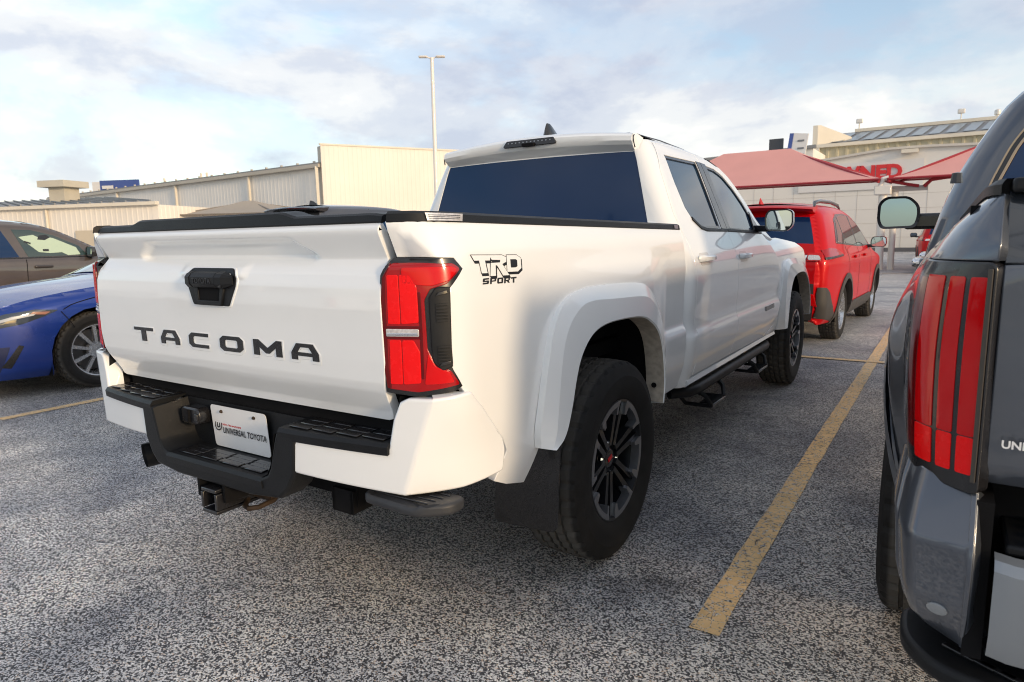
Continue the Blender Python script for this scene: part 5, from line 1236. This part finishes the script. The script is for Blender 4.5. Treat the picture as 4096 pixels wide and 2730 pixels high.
# ---- dark suv behind the pickup's bed
DKP = mat('dark grey paint', (.05, .055, .07), .3, .3, 1.0, .5, .05, 5)
DV = thing('suv_car', 'dark grey suv with red paint marks on its rear window behind the pickup bed', 'car', (-7.95, 6.62, 0))
DSIL = [(-.88,.40),(-.94,.65),(-.95,1.05),(-.92,1.20),(-.80,1.74),(-.76,1.83),(-.70,1.88),(-.50,1.915),(.1,1.935),(.9,1.93),(1.35,1.88),(1.62,1.76),(2.1,1.36),(2.3,1.22),(3.1,1.16),(3.45,1.0),(3.55,.75),(3.5,.40)]
DXT = [(.30,.82),(.45,.90),(.65,.94),(.90,.95),(1.10,.945),(1.20,.91),(1.50,.84),(1.78,.77),(1.90,.70),(1.94,.62)]
df_, dsr, dsl, dm_, DS_ = car(DV, DSIL, [('rear_bumper',0,3,DKP,.04),('rear_window',3,4,GLASS,.03),('roof_rear',4,7,PLASB,.03),('roof',7,10,DKP,.05),('windscreen',10,13,GLASS2,.06),('hood',13,15,DKP,.05),('front_bumper',15,17,DKP,.08)], DXT, 2.79, .39, DKP, z0=.32, fil=.08, style='five', tw=.245, rim=.225)
overlay('side_window', [(-.48,1.26),(-.40,1.70),(.05,1.78),(.12,1.26)], df_, .004, GLASS, dsr, dsl)
overlay('side_window', [(.20,1.26),(.20,1.79),(.72,1.80),(.75,1.26)], df_, .004, GLASS, dsr, dsl)
overlay('side_window', [(.83,1.26),(.83,1.80),(1.15,1.78),(1.45,1.68),(1.90,1.30),(1.90,1.26)], df_, .004, GLASS, dsr, dsl)
MB().add([(-.012,-.45,1.96),(.012,-.45,1.96),(.010,-.25,1.97),(-.010,-.25,1.97),(0,-.43,2.045),(0,-.36,2.035)], [(0,1,4),(1,2,5,4),(2,3,5),(3,0,4,5)]).build('roof_antenna', PLASB, DV, smooth=0)
for x0 in (-.30, -.12, .06):
    t_ = MB(); t_.tube([(x0, -.90, 1.56), (x0+.03, -.875, 1.66), (x0+.08, -.865, 1.70), (x0+.12, -.88, 1.64), (x0+.15, -.905, 1.57)], .016, 6); t_.build('window_paint_mark', PRINTR, DV)
t_ = MB(); t_.box((.50, -.862, 1.70), (.16, .01, .035)); t_.build('window_paint_mark', PRINTR, DV)
for x0 in (-.42, .25): MB().box((x0, -.925, 1.88), (.32, .05, .025)).build('spoiler_grip', ALLOY, DV)
spoiler(DV, .70, -.98, -.62, 1.835, PLASB)
carmirror(DV, 1.05, 1.72, 1.30, DKP)
# ------------------------------------------------------------------ the grey full-size pickup on the right (frame: its rear axle at y=0)
GREYP = mat('dark grey metallic paint', (.085, .097, .12), .30, .45, 1.0, .5, .04, 4)
SILV = mat('silver grey painted steel', (.30, .32, .34), .35, .4, .4, .5, .04, 4)
GT = thing('pickup_truck', 'dark grey pickup truck with three-bar red tail lamp beside the white pickup', 'pickup truck', (2.87, .20, 0))
GB = [(.42,.86),(.55,.90),(.70,.935),(.90,.962),(1.05,.968),(1.18,.960),(1.28,.930),(1.34,.885),(1.36,.862)]
GX0, GY0, GXE, GLN, GPW = .922, -.90, .795, .305, 5.0
_gt = [(0.0, 1.0, GY0)]
def _g():
    s = 0; px, py = GX0, GY0
    for i in range(1, 161):
        y = GY0-GLN*i/160; h = 1-(i/160)**GPW; x = GXE+(GX0-GXE)*h
        s += math.hypot(x-px, y-py); px, py = x, y; _gt.append((s, h, y))
_g()
def gside(s, z):
    x0 = tab(z, GB)-.046*(1-ss(-.95, -.45, s)*(1-ss(1.08, 1.30, z)))+.030*ss(-.72, -.42, s)*(1-ss(.42, .72, s))*(1-ss(.98, 1.16, z))
    x0 -= .02*ss(1.2, 1.36, z)
    if s > GY0: return (x0, s, z)
    d = GY0-s
    for a, b in zip(_gt, _gt[1:]):
        if b[0] >= d: break
    u = (d-a[0])/(b[0]-a[0]); h, y = a[1]+(b[1]-a[1])*u, a[2]+(b[2]-a[2])*u
    return (GXE+(x0-GXE)*h, y+.05*ss(1.24, 1.36, z)*(1-h), z)
def sx(x):
    """arc position on the corner at half-width x (at lamp height)"""
    for a, b in zip(_gt, _gt[1:]):
        xa, xb = GXE+(GX0-GXE)*a[1], GXE+(GX0-GXE)*b[1]
        if xb <= x: return GY0-(a[0]+(b[0]-a[0])*(xa-x)/(xa-xb+1e-9))
    return GY0-_gt[-1][0]
e_ = sx(.800); ga = arc(0, .42, .50, -6, 186, 20)
gtop, gbot = 1.228, .838
go = [(e_, 1.345), (-.9, 1.350), (.695, 1.355), (.695, .50)]+ga+[(-.55,.52),(-.72,.54),(-.80,.70),(-.93,.835),(-.985,gbot+.02),(-1.0,gtop-.04),(-.985,gtop+.008),(e_, gtop+.008)]
gs_r, gs_l = panel2('bed_side', go, gside, GREYP, GT, GT, su=.03, roll=.003, depth=.02)
mbx = MB(); mbx.loft([[ (gside(p[0], p[1])[0]+.012, p[0], p[1]) for p in arc(0, .42, .57, 4, 176, 24)], [(gside(p[0], p[1])[0]+.022, p[0], p[1]) for p in arc(0, .42, .52, 2, 178, 24)], [(gside(p[0], p[1])[0]+.010, p[0], p[1]) for p in arc(0, .42, .485, 0, 180, 24)], [(gside(p[0], p[1])[0]-.08, p[0], p[1]) for p in arc(0, .42, .485, 0, 180, 24)]])
mbx.both('wheel_arch_flare', GREYP, GT, GT, smooth=30)
hb = liner(0, .92); hb.both('wheel_housing', UNDER, GT, GT, smooth=30)
for y in (0, 3.70): wheel(GT, (.86, y, .41), 0, 'five', .41, .275, .25); wheel(GT, (-.86, y, .41), math.pi, 'five', .41, .275, .25)
# lamp
gl_r, gl_l = panel2('tail_lamp', rounded([(e_, gtop), (-.99, gtop), (-1.004, gtop-.06), (-.99, gbot+.04), (-.97, gbot), (e_, gbot-.015)], .012), offs(gside, .004), PLASB, GT, GT, su=.025, roll=.004, depth=.03)
def gl(nm, x0, x1, z0, z1, m_, d, r=.004):
    a, b = sx(x0), sx(x1); return panel2(nm, rounded([(a, z0), (b, z0), (b, z1), (a, z1)], r), offs(gside, d), m_, gl_r, gl_l, su=.015, roll=.0006, depth=.002)
for x0, x1 in ((.901, .874), (.865, .842), (.833, .808)):
    gl('lens_bar', x0, x1, .925, 1.205, mat('glossy red lens', (.52, .001, .003), .10, 0, .5, .2, .03, 20), .0055); gl('lens_reflector', x0, x1, .855, .922, LENSB, .0055)
gl('lens_bar', .915, .902, .87, 1.20, LENSD, .0055)
gl('lens_edge', .806, .800, .845, 1.22, mat('smoked edge', (.06, .05, .04), .3), .010, .001)
# cap on the rail
rc = MB(); R = [[], [], [], []]
for s in (e_, -1.18, -1.10, -1.0, -.9, -.7, -.3, .2, .62):
    p = Vector(gside(s, 1.347)); n = fnormal(gside, s, 1.30); n.z = 0; n.normalize()
    for k, (o, z) in enumerate(((.008, 1.345), (.008, 1.362), (-.004, 1.372), (-.07, 1.376))): R[k].append(p+n*o+Vector((0, 0, z-1.347)))
rc.loft(R[::-1]); rc.both('bed_rail_cap', PLAS, GT, GT, smooth=30)
MB().lathe([(0, .02), (.008, .018), (.010, 0)], 8, 'z', (-.865, -1.09, 1.372)).build('cap_plug', PLASB, GT)
# tailgate
def gtg(x, z): return (x, lin(z, [(.82,-1.17),(.86,-1.195),(1.05,-1.205),(1.215,-1.205),(1.235,-1.20),(1.25,-1.185),(1.33,-1.17),(1.36,-1.14)])+.012*(x/.79)**2, z)
gtt = panel('tailgate', [(-.785,.838),(.785,.838),(.785,1.225),(-.785,1.225)], gtg, GREYP, GT, su=.04, sv=.02, roll=.004, depth=.03)
panel('tailgate_spoiler', [(-.785,1.232),(.785,1.232),(.785,1.352),(-.785,1.352)], gtg, mat('gloss dark spoiler', (.030,.036,.046), .2, .2, 1.0), gtt, su=.04, sv=.02, roll=.004, depth=.03)
MB().box((0, -1.13, 1.360), (1.57, .09, .024)).build('tailgate_cap', PLAS, gtt, bevel=.006)
text_mesh('UNIVERSAL TOYOTA', .0195, SIGNW, gtt, 'dealer_lettering', Matrix.Translation((-.770, -1.2005, .918)) @ Matrix.Rotation(RAD(90), 4, 'X'), .0006, 0, .0005, 'LEFT', 1.0)
MB().box((0, -1.10, 1.09), (1.58, .05, .50)).build('tailgate_inner', UNDER, gtt)
MB().box((0, -.25, .85), (1.6, 1.7, .06)).build('bed_floor', UNDER, GT)
for s in (-1, 1): MB().box((s*.82, -.3, 1.1), (.04, 1.6, .46)).build('bed_wall', UNDER, GT)
# bumper corner
def gbump(u, z):
    # u 0..1 across the corner piece on the rear, 1..2 along the side
    xc = lin(z, [(.50,.80),(.525,.845),(.54,.872),(.56,.888),(.60,.896),(.73,.904),(.80,.895),(.84,.885)]); yc = lin(z, [(.50,-1.145),(.60,-1.192),(.722,-1.212),(.728,-1.212),(.84,-1.150)])
    def seg(u):
        if u <= 1: return Vector((.800+(xc-.800)*u, yc-.030*(1-u), z))
        a = Vector((xc, yc, z)); e = Vector((xc+.030, -.80, z)); t = u-1
        return a+(e-a)*t+Vector((.012, -.01, 0))*math.sin(min(1, t)*math.pi)
    k = .18; return (seg(u-k)+seg(u)*2+seg(u+k))/4 if .7 < u < 1.3 else seg(u)
gb_r, gb_l = panel2('bumper_corner_cover', [(0,.825),(1,.838),(1.5,.838),(1.85,.80),(2.0,.70),(2.0,.60),(1.6,.535),(1.0,.520),(.0,.518)], gbump, GREYP, GT, GT, su=.10, sv=.02, roll=.006, depth=.05)
panel2('parking_sensor', [pol(.5, a_) for a_ in range(0, 360, 30)] and [(.45+.17*math.cos(RAD(a_)), .592+.012*math.sin(RAD(a_))) for a_ in range(0, 360, 30)], offs(gbump, .003), SILV, gb_r, gb_l, su=.5, roll=.001, depth=.003)
panel2('corner_edge', [(-.02,.518),(.03,.518),(.03,.825),(-.02,.825)], offs(gbump, .003), GREYP, gb_r, gb_l, su=.1, roll=.002, depth=.01)
# steel centre bumper, step pads and lower step
cb = MB(); prf = [(-1.14,.505),(-1.215,.53),(-1.235,.58),(-1.235,.70),(-1.222,.716),(-1.20,.722)]
cb.loft([[(-.765, y, z) for y, z in prf], [(-.735, y-.012, z) for y, z in prf], [(0, y-.03, z) for y, z in prf], [(.735, y-.012, z) for y, z in prf], [(.765, y, z) for y, z in prf]])
cbo = cb.build('bumper_bar', SILV, GT, smooth=30)
MB().box((0, -1.10, .728), (1.50, .20, .020)).build('step_pad', PLAS, cbo, bevel=.006)
for i in range(4):
    MB().box((-.60, -1.185+.042*i, .741), (.22, .022, .006)).build('tread_rib', PLASB, cbo, bevel=.002)
w2 = MB().add([(-.785,-1.20,.745),(-.785,-1.02,.75),(-.79,-1.02,.82),(-.79,-1.17,.82)], [(0,1,2,3)]); w2.build('bumper_end_wall', PLAS, cbo)
MB().box((0, -1.03, .68), (1.56, .04, .40)).build('bumper_gap_shield', UNDER, cbo); MB().box((-.785, -1.12, .66), (.03, .16, .30)).build('bumper_gap_shield', UNDER, cbo)
stp = MB(); stp.prism(rounded([(-.905,-.98),(-.90,-1.12),(-.84,-1.205),(-.70,-1.235),(.70,-1.235),(.84,-1.205),(.90,-1.12),(.905,-.98)], .05, 5), 0, .038, lambda a, b, c_: (a, b, .440+c_)); so_ = stp.build('lower_step', PLAS, GT, bevel=.012, segs=3)
for i in range(5):
    MB().box((-.80+.03*i, -1.14-.016*i, .482), (.06, .014, .006), Matrix.Rotation(-.55, 3, 'Z')).build('step_rib', PLASB, so_, bevel=.002)
# cab
GC = [(.50,.90),(.80,.96),(1.05,.965),(1.20,.950),(1.30,.925),(1.374,.905),(1.508,.858),(1.594,.818),(1.70,.760),(1.777,.712),(1.83,.665),(1.88,.59)]
def gyr(z): return .70+.20*max(0, z-1.34)
def gcab(s, z):
    yc = gyr(z)+.12; x = tab(z, GC)-(.06*((s-1.9)/1.0)**2*ss(1.2, 1.5, z) if s > 1.9 else 0)
    if s >= yc: return (x, s, z)
    d = yc-s; a = d/.115
    if a < math.pi/2: return (x-.11*(1-math.cos(a)), yc-.12*math.sin(a), z)
    return (x-.11-(d-.181), gyr(z), z)
GRF = [(1.0,1.868),(1.4,1.882),(1.9,1.872),(2.3,1.82),(2.6,1.70),(2.85,1.54),(3.1,1.36)]
gq = [(.62,1.30),(.60,1.50),(.66,1.70),(.72,1.80),(.80,1.855)]+GRF+[(3.1,.52),(.66,.52)]
gc_r, gc_l = panel2('cab_side', gq, gcab, GREYP, GT, GT, su=.05, roll=.003, depth=.02)
panel2('side_window', [(1.12,1.42),(1.14,1.72),(1.9,1.75),(1.9,1.40)], offs(gcab, .004), GLASS, gc_r, gc_l, su=.06, roll=.002, depth=.004)
panel2('side_window', [(2.0,1.40),(2.0,1.745),(2.25,1.71),(2.55,1.60),(2.85,1.40)], offs(gcab, .004), GLASS, gc_r, gc_l, su=.06, roll=.002, depth=.004)
def grw(x, z): return (x, gyr(z)-.004, z)
gw = [(-.735,1.34),(.735,1.34),(.72,1.45),(.66,1.60),(.58,1.72),(.50,1.775),(-.50,1.775),(-.58,1.72),(-.66,1.60),(-.72,1.45)]
LITTRIM = mat('sunlit window edge trim', (.40, .30, .20), .3, .6, .5)  # orange sunlight on the trim, put into its colour
panel('rear_window_frame', rounded(grow(gw, .030), .04), grw, PLASB, GT, su=.06, roll=.003, depth=.01)
gwo = panel('rear_window', rounded(gw, .03), offs(grw, .006), GLASS, GT, su=.06, roll=.002, depth=.004)
panel('window_trim', rounded(grow(gw, .012), .035), offs(grw, .009), LITTRIM, gwo, su=.06, holes=[rounded(grow(gw, .004), .032)], roll=.001, depth=.004)
panel('window_trim', rounded(grow(gw, .034), .045), offs(grw, .004), LITTRIM, gwo, su=.06, holes=[rounded(grow(gw, .029), .042)], roll=.001, depth=.004)
R = [roof_row(.80, 1.855, .60, .03)]+[roof_row(y, z, gcab(y, z)[0], .06) for y, z in GRF[:4]]
MB().loft(R).build('roof', GREYP, GT, smooth=50)
MB().loft([roof_row(.72, 1.77, .66, .03), roof_row(.75, 1.83, .64, .03), roof_row(.80, 1.857, .60, .03)]).build('roof_lip', GREYP, GT, smooth=50)
MB().loft([roof_row(y, z, gcab(y, z)[0], .06) for y, z in GRF[3:]]).build('windscreen', GLASS2, GT, smooth=50)
MB().box((0, gyr(1.0)+.02, 1.05), (1.6, .02, .62)).build('cab_back_wall', GREYP, GT)
MB().loft([roof_row(3.1, 1.34, .84, .05), roof_row(3.7, 1.30, .86, .05), roof_row(4.3, 1.22, .82, .05), roof_row(4.55, 1.0, .78, .03)]).build('hood', GREYP, GT, smooth=50)
fs = [(3.1,1.34),(3.7,1.30),(4.3,1.22),(4.55,1.0),(4.55,.55)]+arc(3.70, .42, .50, -4, 184, 16)+[(3.1,.52)]
panel2('front_fender', fs, lambda y, z: (lin(z, [(.5,.93),(.8,.97),(1.1,.965),(1.25,.90),(1.35,.85)])-.10*ss(4.1,4.6,y), y, z), GREYP, GT, GT, su=.06, roll=.003, depth=.02)
liner(3.70, .92).both('wheel_housing', UNDER, GT, GT, smooth=30)
MB().box((0, 4.5, .78), (1.6, .16, .46)).build('grille', PLASB, GT, bevel=.04)
MB().box((0, 1.7, .55), (1.5, 4.4, .14)).build('underbody', UNDER, GT)
# tow mirror, handles
for s in (-1, 1):
    sh = rounded([(-.105,-.10),(.095,-.105),(.118,-.05),(.115,.06),(.075,.10),(-.06,.10),(-.118,.04),(-.122,-.03)], .035, 5); c = Vector((1.155, 2.42, 1.405))
    rg = [[(s*(c.x-p[0]*-q), c.y+dy, c.z+p[1]*q) for p in sh] for dy, q in ((0, .98), (.02, 1.0), (.09, .94), (.14, .6))]
    mb = MB().loft(rg, closed=True); mb.add(rg[-1], [tuple(range(len(sh)))]); o = mb.build('door_mirror', PLASB, GT, smooth=50)
    MB().loft([[(s*(c.x+p[0]*.98), c.y, c.z+p[1]*.98) for p in sh], [(s*(c.x+p[0]), c.y-.012, c.z+p[1]) for p in sh], [(s*(c.x+p[0]*.86), c.y-.006, c.z+p[1]*.86) for p in sh]], closed=True).build('mirror_bezel', PLASB, o, smooth=30)
    MB().add([(s*(c.x+p[0]*.88), c.y-.003, c.z+p[1]*.88) for p in sh], [tuple(range(len(sh)))]).build('mirror_glass', mat('sky toned mirror glass', (.30,.42,.55), .03, 1.0), o, smooth=0)  # reflected blue sky is put into the mirror colour
    MB().box((s*.99, 2.47, 1.345), (.26, .08, .10)).build('mirror_arm', PLASB, o, bevel=.02)
for y in (1.15, 2.05):
    MB().box((.985, y, 1.14), (.05, .24, .045)).both('door_handle', CHROME, gc_r, gc_l, bevel=.018)
# ------------------------------------------------------------------ what the paint and glass mirror: things behind the photographer
WOOD = mat('weathered pole wood', (.10, .075, .055), .85, 0, 0, .3, .2, 6)
def utility_pole(loc, rz, h, label):
    o = thing('utility_pole', label, 'utility pole', loc, rz, 'utility poles behind the aisle')
    MB().lathe([(.17, 0), (.12, h), (0, h)], 12, 'z').build('pole', WOOD, o, smooth=60)
    MB().box((0, -.16, h-.55), (2.3, .11, .13)).build('crossarm', WOOD, o)
    for x in (-1.05, -.55, .55, 1.05): MB().lathe([(0, .22), (.06, .18), (.07, .05), (.03, 0)], 8, 'z', (x, -.16, h-.48)).build('insulator', GREY, o, smooth=40)
    MB().lathe([(0, 1.0), (.30, .95), (.32, .1), (.26, 0)], 16, 'z', (.1, -.48, h-2.2)).build('transformer', mat('grey tank', (.22, .23, .24), .5), o, smooth=40)
    for k, z in enumerate((h-.4, h-2.6, h-2.9)):
        P = [(-22+44*i/16, -.16-.1*k, z-.9*(1-((i-8)/8)**2)+.9*0) for i in range(17)]
        MB().tube([(p[0], p[1], p[2]) for p in P], .03, 5).build('cable', PLASB, o)
utility_pole((-12.5, -26, 0), .45, 11.2, 'wooden utility pole with transformer mirrored in the rear window of the white pickup')
utility_pole((-9.0, -29, 0), .45, 12.2, 'taller wooden utility pole mirrored beside the first one in the rear window')
wp = copy_tree(TR); wp.location = (-6.4, -7.6, 0); wp.rotation_euler = (0, 0, RAD(92)); tag(wp, 'white pickup truck parked side-on behind, mirrored faintly in the white tailgate', 'pickup truck')
